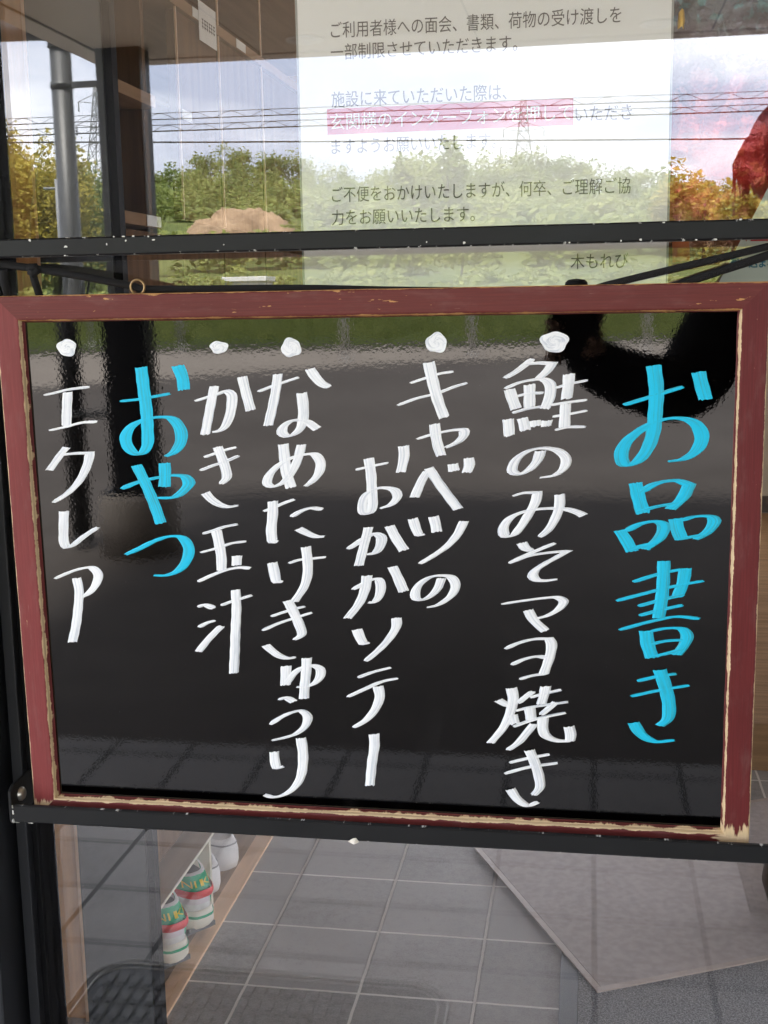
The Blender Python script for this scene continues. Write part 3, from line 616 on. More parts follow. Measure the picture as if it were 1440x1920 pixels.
INK = {
 'eclair': ('w', [
  ('dot',55.6,395.9,8.2,6.9),
  [[(32.8,357.7),(41.9,359.4),(53.6,362.0),(73.0,364.2)]],
  [[(53.7,360.0),(52.0,346.4),(50.7,332.8)]],
  [[(35.2,328.7),(49.9,331.7),(64.6,335.2),(77.5,335.8)]],
  [[(49.4,314.9),(43.1,308.0),(33.1,295.8)]],
  [[(43.1,308.3),(55.5,309.7),(69.3,310.2)],[(69.3,310.2),(67.3,302.6),(59.8,288.7),(48.8,277.5),(34.2,268.5)]],
  [[(43.2,261.3),(41.9,247.9),(41.3,235.1),(43.2,230.8),(48.5,232.4),(59.3,240.3),(72.2,248.3)]],
  [[(30.8,203.4),(40.8,207.9),(54.4,212.5),(64.7,213.4),(69.5,207.8),(66.7,199.1),(60.3,191.8),(54.1,188.1)]],
  [[(50.1,204.5),(51.6,193.8),(49.8,179.3),(46.7,163.2),(42.4,148.5)]],
 ]),
 'snack': ('c', [
  [[(97.8,352.4),(114.1,354.0),(128.3,356.3),(140.7,358.5)]],
  [[(117.5,379.7),(118.6,362.3),(119.9,344.9),(119.9,328.7),(118.9,316.5),(114.3,310.3),(108.6,309.6),(102.5,315.1),(100.9,323.2),(105.7,331.4),(115.9,336.8),(130.1,339.5),(141.3,338.1),(147.8,328.7),(147.3,319.2),(141.2,311.1),(134.0,307.6)]],
  [[(148.1,380.7),(151.5,371.4),(152.3,361.5)]],
  [[(94.9,280.6),(107.1,285.6),(124.4,289.8),(140.2,292.2),(149.9,290.7),(152.5,285.9),(147.9,279.7),(139.1,274.1),(124.2,273.3)]],
  [[(132.7,302.2),(132.6,291.9),(131.5,282.6)]],
  [[(108.7,300.3),(115.6,284.9),(121.8,268.4),(126.8,252.1)]],
  [[(94.7,225.3),(106.6,230.5),(119.9,237.0),(134.5,241.4),(144.4,240.2),(149.6,231.2),(146.2,219.9),(138.6,212.0),(128.3,208.3),(118.2,208.1)]],
 ]),
 'soup': ('w', [
  ('dot',182.9,394.9,7.5,4.8),
  [[(160.9,352.3),(170.4,355.1),(180.1,357.9),(187.5,360.1),(191.4,357.5),(191.3,349.4),(188.7,339.2),(184.1,331.0),(179.7,328.4),(174.1,327.4)]],
  [[(177.7,364.2),(174.5,351.5),(171.2,338.2),(168.2,325.6)]],
  [[(200.8,371.4),(203.3,359.5),(206.8,344.7)]],
  [[(166.4,307.0),(174.6,309.8),(184.3,312.9),(193.7,315.3)]],
  [[(162.6,296.2),(173.0,300.1),(183.9,303.6),(195.6,308.5)]],
  [[(178.0,315.5),(181.3,306.2),(184.1,296.8),(184.5,290.6),(179.6,285.3)]],
  [[(166.0,277.9),(170.6,272.7),(176.9,268.5),(184.3,266.5),(193.2,267.8)]],
  [[(161.9,244.0),(170.4,246.4),(181.4,250.1),(192.2,252.3)]],
  [[(159.5,228.1),(172.9,231.9),(186.1,236.3),(198.6,238.1)]],
  [[(173.7,246.8),(175.8,234.6),(176.9,223.9),(176.6,213.7)]],
  [[(190.2,226.1),(189.4,217.9)]],
  [[(156.1,203.5),(167.2,208.8),(181.1,214.1),(192.5,216.2),(200.9,215.6)]],
  [[(155.0,181.9),(160.3,183.9),(168.7,181.1)]],
  [[(155.0,164.7),(161.8,168.4),(169.4,170.8)]],
  [[(153.4,143.6),(161.0,152.8),(168.3,160.5),(174.5,166.4)]],
  [[(174.9,183.8),(183.2,187.1),(192.4,190.1),(201.8,193.2)]],
  [[(187.7,197.4),(187.8,182.1),(186.2,163.9),(184.8,145.5),(183.0,125.8)]],
 ]),
 'cucumber': ('w', [
  ('dot',241.4,393.9,8.0,7.4),
  [[(213.5,359.6),(225.3,363.9),(235.8,367.3),(247.1,370.8)]],
  [[(230.0,373.4),(228.4,363.4),(224.9,348.2),(220.5,332.5)]],
  [[(255.9,377.2),(260.6,370.2),(265.6,365.2),(271.1,362.9)]],
  [[(248.7,358.4),(249.6,349.2),(249.5,340.1),(247.0,330.9),(241.6,325.9),(235.3,324.3),(231.7,326.9),(232.4,330.9),(237.8,335.5),(245.1,337.0),(252.3,335.5),(260.4,329.9)]],
  [[(232.4,317.9),(233.1,306.4),(234.2,295.0),(237.4,282.9)]],
  [[(247.3,317.5),(244.0,306.4),(238.4,295.1),(230.8,286.7),(222.2,283.6),(218.1,285.6),(219.4,291.9),(227.1,300.2),(237.8,306.4),(249.3,309.5),(257.7,309.5),(262.1,303.4),(260.8,295.2),(256.0,289.0),(249.5,284.0)]],
  [[(214.0,263.1),(222.6,266.4),(231.2,270.1),(240.1,273.3)]],
  [[(222.0,271.6),(221.5,260.6),(219.8,248.0),(220.1,239.5)],[(220.0,238.5),(224.7,238.0)]],
  [[(236.9,258.9),(244.6,263.5),(253.1,266.2),(262.7,265.2)]],
  [[(242.1,249.3),(250.3,245.2),(256.6,243.0),(263.7,243.1)]],
  [[(219.5,220.9),(220.9,213.2),(222.1,206.0)],[(222.0,204.8),(227.8,205.0)]],
  [[(233.4,220.6),(242.9,223.6),(254.0,224.9),(264.2,226.2)]],
  [[(248.0,234.5),(249.0,222.6),(248.6,211.5),(245.5,201.4),(236.7,188.4)]],
  [[(217.0,175.5),(226.9,179.1),(235.9,182.0),(245.7,184.7)]],
  [[(209.4,163.4),(222.0,169.4),(235.6,174.3),(251.7,179.8)]],
  [[(231.2,189.4),(235.8,179.9),(240.0,169.9),(242.1,160.9),(235.9,156.2)]],
  [[(211.1,150.9),(216.6,145.9),(223.2,141.6),(229.9,140.1),(236.5,141.4)]],
  [[(228.0,133.7),(227.4,126.2),(226.8,117.0)]],
  [[(227.5,118.7),(234.0,127.0),(242.1,132.7),(251.1,134.5),(256.6,131.8),(256.4,125.5),(251.7,119.6),(244.9,116.7),(236.1,115.6)]],
  [[(245.7,141.1),(244.7,129.1),(243.2,117.6),(242.1,106.0)]],
  [[(220.7,104.0),(226.4,106.0),(233.1,102.8)]],
  [[(212.8,82.1),(221.2,88.3),(231.7,93.4),(239.6,94.9),(244.6,90.4),(242.6,82.2),(234.4,74.8),(224.0,70.9),(213.6,68.1)]],
  [[(214.9,58.1),(215.2,49.8),(216.3,44.0)],[(216.7,43.4),(222.8,45.5)]],
  [[(238.3,71.5),(239.6,59.2),(238.9,45.0),(235.9,34.2),(229.2,25.0),(219.8,19.1),(211.6,17.5),(204.7,19.2)]],
 ]),
 'saute': ('w', [
  [[(290.3,297.4),(298.4,299.3),(307.0,301.2),(316.6,303.2)]],
  [[(301.2,306.5),(302.7,293.8),(303.1,281.0),(303.4,269.2),(301.3,263.2),(296.4,262.6),(295.2,269.1),(297.8,276.6),(305.5,282.0),(314.0,283.2),(321.5,281.1),(323.5,276.8),(319.1,270.4),(309.4,266.5)]],
  [[(329.0,316.6),(329.4,308.7),(326.5,295.5)]],
  [[(282.5,233.1),(289.3,237.5),(295.9,242.0),(304.7,245.9),(309.7,243.3),(309.1,236.8),(304.9,230.7),(297.8,228.9)]],
  [[(299.7,251.3),(296.4,238.8),(291.0,219.5)]],
  [[(316.6,252.6),(321.8,242.4),(328.1,232.7)]],
  [[(285.8,199.7),(293.2,204.1),(300.6,208.0),(306.7,208.6),(308.6,202.8),(306.6,193.8),(302.3,189.5),(298.1,189.4)]],
  [[(297.6,211.6),(295.7,200.4),(290.7,188.6),(280.7,175.6)]],
  [[(318.3,219.4),(322.5,210.5),(327.2,199.0)]],
  [[(288.1,166.6),(290.6,159.7),(293.1,154.9)],[(293.3,154.4),(298.4,155.6)]],
  [[(320.8,177.1),(320.7,170.2),(315.3,160.4),(306.7,150.5),(294.8,139.8)]],
  [[(288.1,125.5),(301.0,130.8),(315.8,135.1)]],
  [[(279.2,108.7),(293.2,115.8),(308.2,122.9),(321.4,126.1)]],
  [[(304.4,118.9),(305.8,110.2),(302.4,100.2),(294.7,90.0),(283.6,82.3)]],
  [[(300.3,77.5),(300.4,66.9),(298.2,53.4),(295.7,32.2)]],
 ]),
 'cabbage': ('w', [
  ('dot',355.9,396.3,8.2,7.6),
  [[(335.1,365.5),(346.0,369.0),(357.5,372.5),(368.8,374.2)]],
  [[(324.8,348.3),(339.6,353.6),(356.3,357.7),(369.8,362.7),(379.5,365.5)]],
  [[(349.8,381.5),(353.2,364.9),(356.7,351.5),(361.4,338.5)]],
  [[(339.6,321.9),(349.6,325.0),(360.1,327.6),(370.5,329.2),(376.2,329.0),(376.7,325.6),(372.5,320.4),(362.0,315.1)]],
  [[(353.7,333.9),(354.8,323.5),(356.6,315.1),(358.6,309.0)]],
  [[(337.1,275.7),(342.8,288.7),(347.6,296.7)]],
  [[(348.7,299.3),(355.4,288.8),(363.7,277.2),(371.5,266.7)]],
  [[(367.6,302.6),(368.6,296.8)]],
  [[(380.1,307.3),(380.6,301.6),(378.5,295.8)]],
  [[(335.4,258.8),(338.0,250.2),(340.0,245.9)],[(340.5,245.4),(344.8,246.2)]],
  [[(351.9,260.6),(353.4,254.7),(354.4,248.0)]],
  [[(376.1,257.1),(370.7,246.3),(363.3,237.6),(354.7,231.0),(340.7,222.1)]],
  [[(357.9,210.7),(354.2,201.7),(348.0,195.3),(341.8,192.5),(337.1,193.5),(336.5,198.7),(339.9,205.1),(348.2,211.0),(357.4,212.8),(365.6,211.4),(368.9,205.2),(366.3,197.8),(359.2,191.3),(353.0,188.0),(345.8,186.3)]],
 ]),
 'salmon': ('w', [
  ('dot',445.7,396.0,10.5,7.8),
  [[(429.3,383.5),(423.7,378.9),(416.3,373.4),(408.0,368.9)]],
  [[(423.7,379.4),(433.9,380.2),(444.0,379.7)],[(444.0,379.5),(440.3,374.2),(433.0,367.8)]],
  [[(411.7,360.5),(414.0,353.0),(416.8,345.5)]],
  [[(408.4,360.9),(418.2,365.1),(428.4,367.3),(437.6,367.7),(442.4,364.0),(442.3,354.7),(438.6,345.4)]],
  [[(427.0,364.1),(427.0,355.7),(427.0,346.8)]],
  [[(416.3,354.8),(426.5,357.1),(437.6,357.5)]],
  [[(414.0,342.2),(423.8,345.0),(435.8,347.1)]],
  [[(410.7,337.5),(411.2,331.4),(411.6,324.5)]],
  [[(421.5,338.4),(422.9,333.7),(424.0,328.7)]],
  [[(431.2,336.5),(431.7,331.8)]],
  [[(440.5,336.5),(439.6,331.8)]],
  [[(446.6,361.2),(454.2,363.5),(462.4,365.3),(471.0,367.0)]],
  [[(456.7,371.8),(456.2,363.0),(455.0,352.8)]],
  [[(443.2,348.2),(454.3,350.0),(470.3,352.0)]],
  [[(444.4,339.3),(456.2,341.2),(470.4,343.9)]],
  [[(454.3,349.1),(453.9,339.8),(453.5,331.3)]],
  [[(446.3,329.0),(456.2,331.3),(469.6,331.5)]],
  [[(435.5,312.9),(433.2,305.8),(426.7,298.2),(419.1,294.8),(414.0,297.1),(415.4,303.8),(421.9,310.5),(431.3,314.4),(441.5,314.9),(449.9,312.5),(454.9,306.9),(453.7,300.2),(447.2,294.5),(435.1,292.0)]],
  [[(414.4,277.5),(422.0,279.9),(433.3,280.5)],[(433.3,280.5),(431.9,273.3),(426.7,263.6),(420.1,252.8),(414.4,246.4),(408.2,245.8),(406.8,251.7),(411.6,259.5),(421.0,264.5),(431.4,267.0),(445.5,268.1),(456.7,267.3),(464.2,265.0),(468.9,262.6)]],
  [[(450.3,279.2),(450.2,269.6),(446.5,259.0),(441.8,251.2),(435.3,245.3)]],
  [[(421.1,240.6),(424.3,235.9),(429.6,234.4)]],
  [[(447.4,240.7),(434.4,235.0),(422.1,229.4),(411.5,223.9)]],
  [[(411.5,223.9),(424.8,229.4),(441.0,232.7),(457.0,234.4)],[(457.0,234.4),(447.6,228.9),(438.2,223.3),(431.5,218.1),(429.8,213.9),(432.6,210.9),(439.5,210.3),(448.9,211.7)]],
  [[(405.0,190.5),(421.6,193.5),(438.6,196.2),(449.5,196.8),(454.0,193.8),(450.6,188.0),(442.6,182.6),(432.6,179.2)]],
  [[(426.1,186.3),(430.6,178.1),(439.7,169.4)]],
  [[(408.5,153.8),(418.6,158.8),(430.7,162.4),(442.7,163.2)],[(444.2,161.7),(444.8,156.5),(443.3,148.0),(438.8,134.1)]],
  [[(413.5,140.7),(423.7,145.8),(433.8,148.2),(440.8,147.4)]],
  [[(419.8,128.9),(429.8,132.2),(440.9,134.1)]],
  [[(402.2,110.8),(407.4,107.8),(410.9,106.3)]],
  [[(413.0,121.4),(414.5,112.9),(412.5,102.0),(407.3,88.8),(396.4,74.2)]],
  [[(430.8,119.4),(424.7,114.3),(418.1,108.7)]],
  [[(413.5,98.8),(415.5,91.3)]],
  [[(428.3,113.9),(438.9,117.5),(453.0,121.3)]],
  [[(440.4,124.0),(438.9,115.9),(436.9,108.9)]],
  [[(416.6,102.2),(426.8,105.3),(443.0,108.6),(458.1,111.3)]],
  [[(427.3,105.8),(428.3,100.5),(428.8,95.7)]],
  [[(448.6,111.0),(443.0,105.4),(437.0,99.8)]],
  [[(415.0,88.9),(428.8,94.6),(443.1,98.9),(456.4,102.2)]],
  [[(431.4,92.0),(424.8,83.0),(418.6,75.1),(410.6,68.8)]],
  [[(438.5,97.7),(438.0,89.0),(440.1,82.6),(448.2,78.6),(460.4,78.6)]],
  [[(459.9,78.6),(460.4,83.5),(458.8,91.0)]],
  [[(411.6,57.9),(426.8,62.4),(443.7,66.5)]],
  [[(407.8,48.3),(426.9,54.7),(450.2,59.4)]],
  [[(427.3,69.5),(431.5,59.4),(435.1,47.5),(436.0,37.6),(431.6,31.3)]],
  [[(411.9,35.3),(417.6,26.7),(425.9,21.6),(435.2,25.4)]],
 ]),
 'heading': ('c', [
  [[(497.7,348.0),(516.3,353.8),(540.9,361.6)]],
  [[(519.2,377.5),(521.6,359.3),(521.2,343.5),(519.3,324.3),(514.0,311.4),(507.1,304.1),(499.3,302.4),(496.5,309.7),(499.8,319.4),(510.6,329.1),(524.5,336.3),(539.9,337.9),(550.8,333.9),(555.7,324.3),(552.9,314.7),(543.8,307.5),(531.4,305.0)]],
  [[(552.0,372.5),(554.6,362.3),(557.7,352.1)]],
  [[(507.4,288.6),(510.0,277.2),(513.7,264.9)]],
  [[(511.5,281.3),(522.4,287.9),(538.0,290.5),(547.4,287.3)],[(547.4,287.3),(543.0,277.5),(533.8,268.4)]],
  [[(509.4,266.0),(522.7,270.0),(540.7,273.4)]],
  [[(496.1,251.5),(501.0,244.1),(506.0,235.0)]],
  [[(500.9,250.7),(511.9,256.7),(524.6,258.5),(529.4,255.3),(526.4,246.1),(515.5,236.8)]],
  [[(503.6,235.8),(513.9,239.6),(524.1,242.0)]],
  [[(537.9,261.1),(539.6,252.9),(543.0,244.7)]],
  [[(541.8,259.5),(552.7,262.9),(564.4,262.7),(566.8,259.8),(562.4,251.6),(553.2,245.2)]],
  [[(539.8,245.0),(551.6,247.3),(560.9,249.1)]],
  [[(507.2,210.7),(525.4,217.0),(539.6,220.6),(547.5,221.6)]],
  [[(546.2,222.4),(544.9,211.5),(540.9,199.7)]],
  [[(494.6,195.2),(516.2,201.7),(538.4,208.0),(560.4,212.7)]],
  [[(511.6,191.4),(529.1,196.9),(545.7,201.5)]],
  [[(512.5,183.8),(529.2,189.0),(545.1,193.1)]],
  [[(530.0,227.9),(530.0,212.9),(529.0,197.7),(527.0,182.5)]],
  [[(497.4,171.8),(519.8,178.9),(540.5,183.7),(558.0,182.4)]],
  [[(517.6,172.0),(519.4,160.1),(522.8,149.9)]],
  [[(520.8,171.2),(532.8,174.1),(545.6,173.6),(548.9,168.6),(546.7,160.9),(541.3,153.0)]],
  [[(521.8,161.0),(533.0,163.9),(546.6,165.2)]],
  [[(522.0,150.7),(533.2,153.6),(546.0,157.8)]],
  [[(511.9,130.5),(527.2,134.8),(541.6,137.6)]],
  [[(507.2,117.8),(527.4,123.2),(551.8,128.5)]],
  [[(528.7,140.6),(533.9,124.3),(536.6,110.5),(535.7,100.0),(530.0,94.5)]],
  [[(509.2,96.3),(515.1,86.8),(525.1,81.1),(541.3,82.7)]],
 ]),
}

m_mw = marker_mat('white_marker', (.88, .90, .92), (.58, .62, .68))
m_mc = marker_mat('blue_marker', (.008, .54, .80), (.035, .37, .48))
def catmull(P, step=1.6):
    P = [Vector((p[0], p[1], 0)) for p in P]
    if len(P) == 2: P = [P[0], P[0].lerp(P[1], .33), P[0].lerp(P[1], .67), P[1]]
    Q = [P[0]*2-P[1]]+P+[P[-1]*2-P[-2]]; out = []
    for i in range(1, len(Q)-2):
        p0, p1, p2, p3 = Q[i-1:i+3]; n_ = max(2, int((p2-p1).length/step))
        t0 = 0; t1 = t0+max(1e-4, (p1-p0).length**.5); t2 = t1+max(1e-4, (p2-p1).length**.5); t3 = t2+max(1e-4, (p3-p2).length**.5)
        for k in range(n_):
            t = t1+(t2-t1)*k/n_
            A1 = p0*((t1-t)/(t1-t0))+p1*((t-t0)/(t1-t0)); A2 = p1*((t2-t)/(t2-t1))+p2*((t-t1)/(t2-t1)); A3 = p2*((t3-t)/(t3-t2))+p3*((t-t2)/(t3-t2))
            B1 = A1*((t2-t)/(t2-t0))+A2*((t-t0)/(t2-t0)); B2 = A2*((t3-t)/(t3-t1))+A3*((t-t1)/(t3-t1)); out.append(B1*((t2-t)/(t2-t1))+B2*((t-t1)/(t2-t1)))
    out.append(P[-1]); return out
ri = random.Random(21)
PY = .0082            # panel face depth
def ink_line(key, name_label):
    colr, items = INK[key]; b = MB(); dots = []
    nib = Vector((3.15, .58, 0)) if colr == 'w' else Vector((3.95, .35, 0)); rad = 1.25 if colr == 'w' else 1.35
    z = .00006
    for it in items:
        if it[0] == 'dot': dots.append(it); continue
        z += .000035; P = []
        for sg in it:
            c_ = catmull(sg); P += c_ if not P else c_[1:]
        n_ = len(P); rows = []; uv = []; NC = 8; off = ri.uniform(0, 500); L = 0
        j0 = [ri.gauss(0, .2) for _ in range(NC+1)]; j1 = [ri.gauss(0, .3) for _ in range(NC+1)]
        wv = [ri.uniform(.93, 1.06) for _ in range(4)]
        for i, p in enumerate(P):
            t = (P[min(i+1, n_-1)]-P[max(i-1, 0)]).normalized(); q = Vector((-t.y, t.x, 0)); f = i/(n_-1)
            if i: L += (P[i]-P[i-1]).length
            dn = nib.dot(q)/nib.length; s = math.tanh(3.2*dn); we = min(1, .62+f*7)*min(1, .68+(1-f)*6)
            wk = (wv[0]*(1-f)+wv[1]*f)*(1+.03*math.sin(i*.9+off))
            o_ = (nib*s*(.55+.45*abs(dn)) + q*rad*(.75+.25*abs(dn)))*wk*(we if abs(dn) < .55 else 1)
            row = []; ur = []
            for k in range(NC+1):
                a = k/NC*2-1; pp = p+o_*a
                if i == 0: pp = pp - t*j0[k]
                elif i == n_-1: pp = pp + t*j1[k]
                hgt = (1-abs(a)**6)*.00014*(1+.5*math.sin(k*2.4+off)) + z
                if k in (0, NC): hgt = .00001
                row.append((pp.x*.001, PY-hgt, pp.y*.001)); ur.append((off+a*o_.length, L))
            rows.append(row); uv.append(ur)
        b.grid(rows, uvs=uv)
    o = b.build('menu_line', m_mw if colr == 'w' else m_mc, bd); o['label'] = name_label
    for _, cx0, cz0, rx, ry in dots:
        b = MB(); rows = []; uv = []
        for i in range(13):
            r = 1-i/12; row = []; ur = []
            for k in range(36):
                a = 2*math.pi*k/36; jt = 1+.07*math.sin(3*a+cx0)+.05*math.sin(5*a+cz0)
                x = cx0+math.cos(a)*rx*r*jt; y = cz0+math.sin(a)*ry*r*jt; sw = .00010*math.sin(r*13+a*1.0)
                row.append((x*.001, PY-(.00001 if i == 0 else .00005*(1-r**6)+.12*sw*(1-r**4)+.00005), y*.001)); ur.append((cx0*9+r*6+a*.9, a*60+r*90))
            rows.append(row); uv.append(ur)
        V = b.grid(rows, uvs=uv, closed=True); b.build('bullet_dot', m_mw, o)
for k, lab in (('heading', 'blue heading'), ('salmon', 'white dish line, first from the right'), ('cabbage', 'white dish line with a bullet, second from the right'), ('saute', 'white continuation of the second dish'), ('cucumber', 'white dish line, middle of the board'), ('soup', 'white soup line'), ('snack', 'blue snack heading'), ('eclair', 'white snack line at the left')):
    ink_line(k, lab)
# brass eyelets on the top rail and a hook screw
m_brass = plain('brass', (.30, .20, .10), .35, .1, 60, metal=.85)
def ring(x, rr, name):
    b = MB(); b.tube([(x+math.cos(a)*rr, .008, ZT+.0008+rr*.75+math.sin(a)*rr) for a in [R(-60+300*k/24) for k in range(25)]], .0010, 8); b.tube([(x+rr*.5, .008, ZT-.004), (x+rr*.5, .008, ZT+.001)], .0010, 8); return b.build(name, m_brass, bd)
ring(.1185, .0057, 'eyelet')
b = MB(); b.lathe([(.0085, 0), (.0082, .002), (.006, .004), (.0001, .0048)], 20, c=(.4615, .012, ZT)); b.build('screw_cap', m_gask, bd)

# cords
def cord_mat():
    m = NM('black_cord'); q = m.n('ShaderNodeUVMap'); w_ = m.n('ShaderNodeTexWave'); w_.inputs['Scale'].default_value = 420; w_.bands_direction = 'DIAGONAL'; m.l(m.coord('Object'), w_.inputs['Vector']); w_.inputs['Distortion'].default_value = 1.5
    m.base(m.mix(w_.outputs['Fac'], (.008, .008, .009), (.022, .021, .021)), .8, .25); m.bump(w_.outputs['Fac'], .8, .0006); return m.m
m_cord = cord_mat()
def smooth(P): return [Vector((p.x, p.y, p.z)) for p in _cat3(P)]
def _cat3(P):
    P = [Vector(p) for p in P]; Q = [P[0]*2-P[1]]+P+[P[-1]*2-P[-2]]; out = []
    for i in range(1, len(Q)-2):
        p0, p1, p2, p3 = Q[i-1:i+3]
        for k in range(10):
            t = k/10; out.append(.5*((2*p1)+(p2-p0)*t+(2*p0-5*p1+4*p2-p3)*t*t+(3*p1-p0-3*p2+p3)*t**3))
    out.append(P[-1]); return out
b = MB()
b.tube(smooth([(-.545, -.052, 1.193), (-.49, -.052, 1.1862), (-.462, -.052, 1.1838), (-.4355, -.052, 1.1800), (-.40, -.051, 1.1738), (-.3600, -.046, 1.1655), (-.345, -.044, 1.1625), (-.28, -.043, 1.1615), (-.2196, -.043, 1.1607), (-.15, -.043, 1.158), (-.05, -.043, 1.1550)]), .0030, 10)
b.tube(smooth([(-.4385, -.053, 1.183), (-.4378, -.052, 1.172), (-.4378, -.044, 1.158), (-.4380, -.034, 1.135)]), .0032, 10)
b.tube(smooth([(-.4635, -.052, 1.180), (-.4640, -.050, 1.168), (-.4640, -.040, 1.150), (-.464, -.034, 1.13)]), .0036, 10)
b.tube([(-.4405, -.054, 1.1785), (-.4385, -.0545, 1.1815), (-.4355, -.0545, 1.1815), (-.4335, -.054, 1.1785), (-.4365, -.055, 1.1765), (-.4400, -.0545, 1.1785)], .0034, 10)
tag(b.build('cord', m_cord), 'knotted black cord tying the board, from the left edge to the brass ring', 'cord')
b = MB()
b.tube(smooth([(.0000, -.044, 1.1545), (.0112, -.050, 1.1585), (.05, -.054, 1.1672), (.1253, -.058, 1.1836), (.16, -.058, 1.192), (.22, -.056, 1.199)]), .0027, 10)
b.tube(smooth([(.050, -.046, 1.1540), (.0627, -.048, 1.1575), (.09, -.052, 1.1662), (.1256, -.056, 1.1775), (.16, -.057, 1.190), (.22, -.058, 1.1945)]), .0031, 10)
tag(b.build('cord', m_cord), 'doubled black cord rising from the board to the right end of the bar', 'cord')

# ================================================================ NOTICE
def text_mesh(name, s, x0, x1, z, size, mat, parent, y, off=0.0, basez=None):
    cu = bpy.data.curves.new(name, 'FONT'); cu.body = s; cu.size = size; cu.offset = off; cu.resolution_u = 3
    o = bpy.data.objects.new(name+'_tmp', cu); COL.objects.link(o); bpy.context.view_layer.update()
    dg = bpy.context.evaluated_depsgraph_get(); me = bpy.data.meshes.new_from_object(o.evaluated_get(dg)); bpy.data.objects.remove(o)
    xs = [v.co.x for v in me.vertices]; a, b_ = min(xs), max(xs); k = (x1-x0)/(b_-a)
    for v in me.vertices: v.co = Vector((x0+(v.co.x-a)*k, y, z+v.co.y))
    me.materials.clear(); me.materials.append(mat); me.name = name
    q = bpy.data.objects.new(name, me); COL.objects.link(q); q.parent = parent; return q
m_paper = plain('paper', (.80, .80, .77), .35, .015, 4, spec=.4)
m_print = plain('print_ink', (.085, .08, .075), .6, .05)
m_red = plain('print_red', (.56, .085, .115), .5, .06, 40)
ns = empty('notice_sheet', (-.086, .0085, 1.0), 'laminated white notice sheet with Japanese print behind the glass', 'notice')
def loc(o): o.matrix_parent_inverse = Matrix.Identity(4); return o
NX, NY, NZ = -.086, .0085, 1.0
def n_tex(s, x0, x1, zmid, mat=m_print, size=.0132, dy=-.0004, off=0.0):
    return text_mesh('printed_line', s, x0-NX, x1-NX, zmid-NZ-size*.36, size, mat, ns, dy, off)
b = MB(); rows = []
for jj in range(13):
    rows.append([(-.1445+.289*i/12, .00006*math.sin(i*.9+jj*.6), .06+.372*jj/12) for i in range(13)])
b.grid(rows); b.grid([[(p[0], p[1]+.0005, p[2]) for p in r] for r in rows][::-1]); b.build('sheet', m_paper, ns)
m_lam = plain('laminate', (.34, .35, .33), .6, .05, spec=.1)
for xa, xb in ((-.1462, -.1446), (.1446, .1462)):
    b = MB(); b.box(xa, xb, -.0002, .0006, .06, .432); b.build('laminate_edge', m_lam, ns)
n_tex('ご利用者様への面会、書類、荷物の受け渡しを', -.2038, .0213, 1.3608)
n_tex('一部制限させていただきます。', -.2042, -.0573, 1.3442)
n_tex('施設に来ていただいた際は、', -.2045, -.0654, 1.3084)
b = MB(); b.grid([[(-.2085-NX, -.0002, 1.2818-NZ), (-.0141-NX, -.0002, 1.2818-NZ)], [(-.2085-NX, -.0002, 1.3016-NZ), (-.0141-NX, -.0002, 1.3016-NZ)]]); b.build('red_highlight', m_red, ns)
n_tex('玄関横のインターフォンを押して', -.2060, -.0150, 1.2912, m_paper, .0138, -.0008)
n_tex('いただき', -.0125, .0305, 1.2895)
n_tex('ますようお願いいたします。', -.2055, -.0735, 1.2722)
n_tex('ご不便をおかけいたしますが、何卒、ご理解ご協', -.2061, .0302, 1.2348)
n_tex('力をお願いいたします。', -.2066, -.0908, 1.2168)
n_tex('木もれび', -.0151, .0295, 1.1778)

# ================================================================ right window decoration
def foil():
    m = NM('iridescent_foil'); v = m.coord('Object'); sx = m.n('ShaderNodeSeparateXYZ'); m.l(v, sx.inputs[0]); a = m.noise(v, 34, 4, .6); c_ = m.noise(v, 90, 4, .65)
    zz = m.math('ADD', sx.outputs[2], m.math('MULTIPLY', m.math('SUBTRACT', a, .5), .09))
    col = m.ramp(m.math('DIVIDE', zz, .32), [(.0, (.20, .14, .08)), (.20, (.26, .13, .07)), (.34, (.50, .035, .025)), (.47, (.42, .04, .04)), (.57, (.15, .08, .12)), (.80, (.09, .12, .14)), (1, (.12, .16, .17))])
    spot = m.step(c_, .53, .60); col = m.mix(m.math('MULTIPLY', spot, .6), col, m.ramp(m.math('DIVIDE', sx.outputs[2], .32), [(.2, (.45, .26, .10)), (.45, (.75, .07, .035)), (.74, (.10, .30, .32)), (1, (.16, .46, .50))]))
    m.base(col, .16, .6, .35); m.bump(m.math('ADD', m.math('MULTIPLY', a, .6), m.math('MULTIPLY', c_, .4)), .9, .006); return m.m
b = MB(); rows = []
for jj in range(61):
    rows.append([(.0+.24*i/44, .016+.010*mnoise.noise(Vector((i*.35, jj*.3, 1)))+.005*abs(mnoise.noise(Vector((i*.9, jj*.8, 5)))), .32*jj/60) for i in range(45)])
b.grid(rows); o = b.build('foil_streamer', foil()); o.location = (.0606, .018, 1.13)
tag(o, 'crumpled iridescent red and teal foil decoration behind the glass beside the notice', 'decoration')
b = MB(); P = [(0, 0, 0), (.0135, 0, .0012), (.0122, 0, .0178), (-.0006, 0, .0165)]; b.prism(P, (0, .0004, 0)); o = b.build('paper_square', plain('orange_paper', (.45, .13, .035), .6, .15, 60)); o.location = (.0642, .022, 1.176)
tag(o, 'small orange paper square beside the lower notice edge', 'paper square')
# little gold ribbon at the top of the foil
b = MB(); b.grid([[(.0, 0, .004), (.003, -.002, .006), (.0045, .001, .004)], [(.0, .001, .010), (.003, -.002, .012), (.0055, .001, .011)], [(.0005, 0, .016), (.003, -.001, .019), (.0045, 0, .018)]]); o = b.build('gold_ribbon', plain('gold_foil', (.55, .33, .05), .3, .2, 120, metal=.5)); o.location = (.0635, .014, 1.345)
tag(o, 'curled gold ribbon by the upper notice edge', 'ribbon')
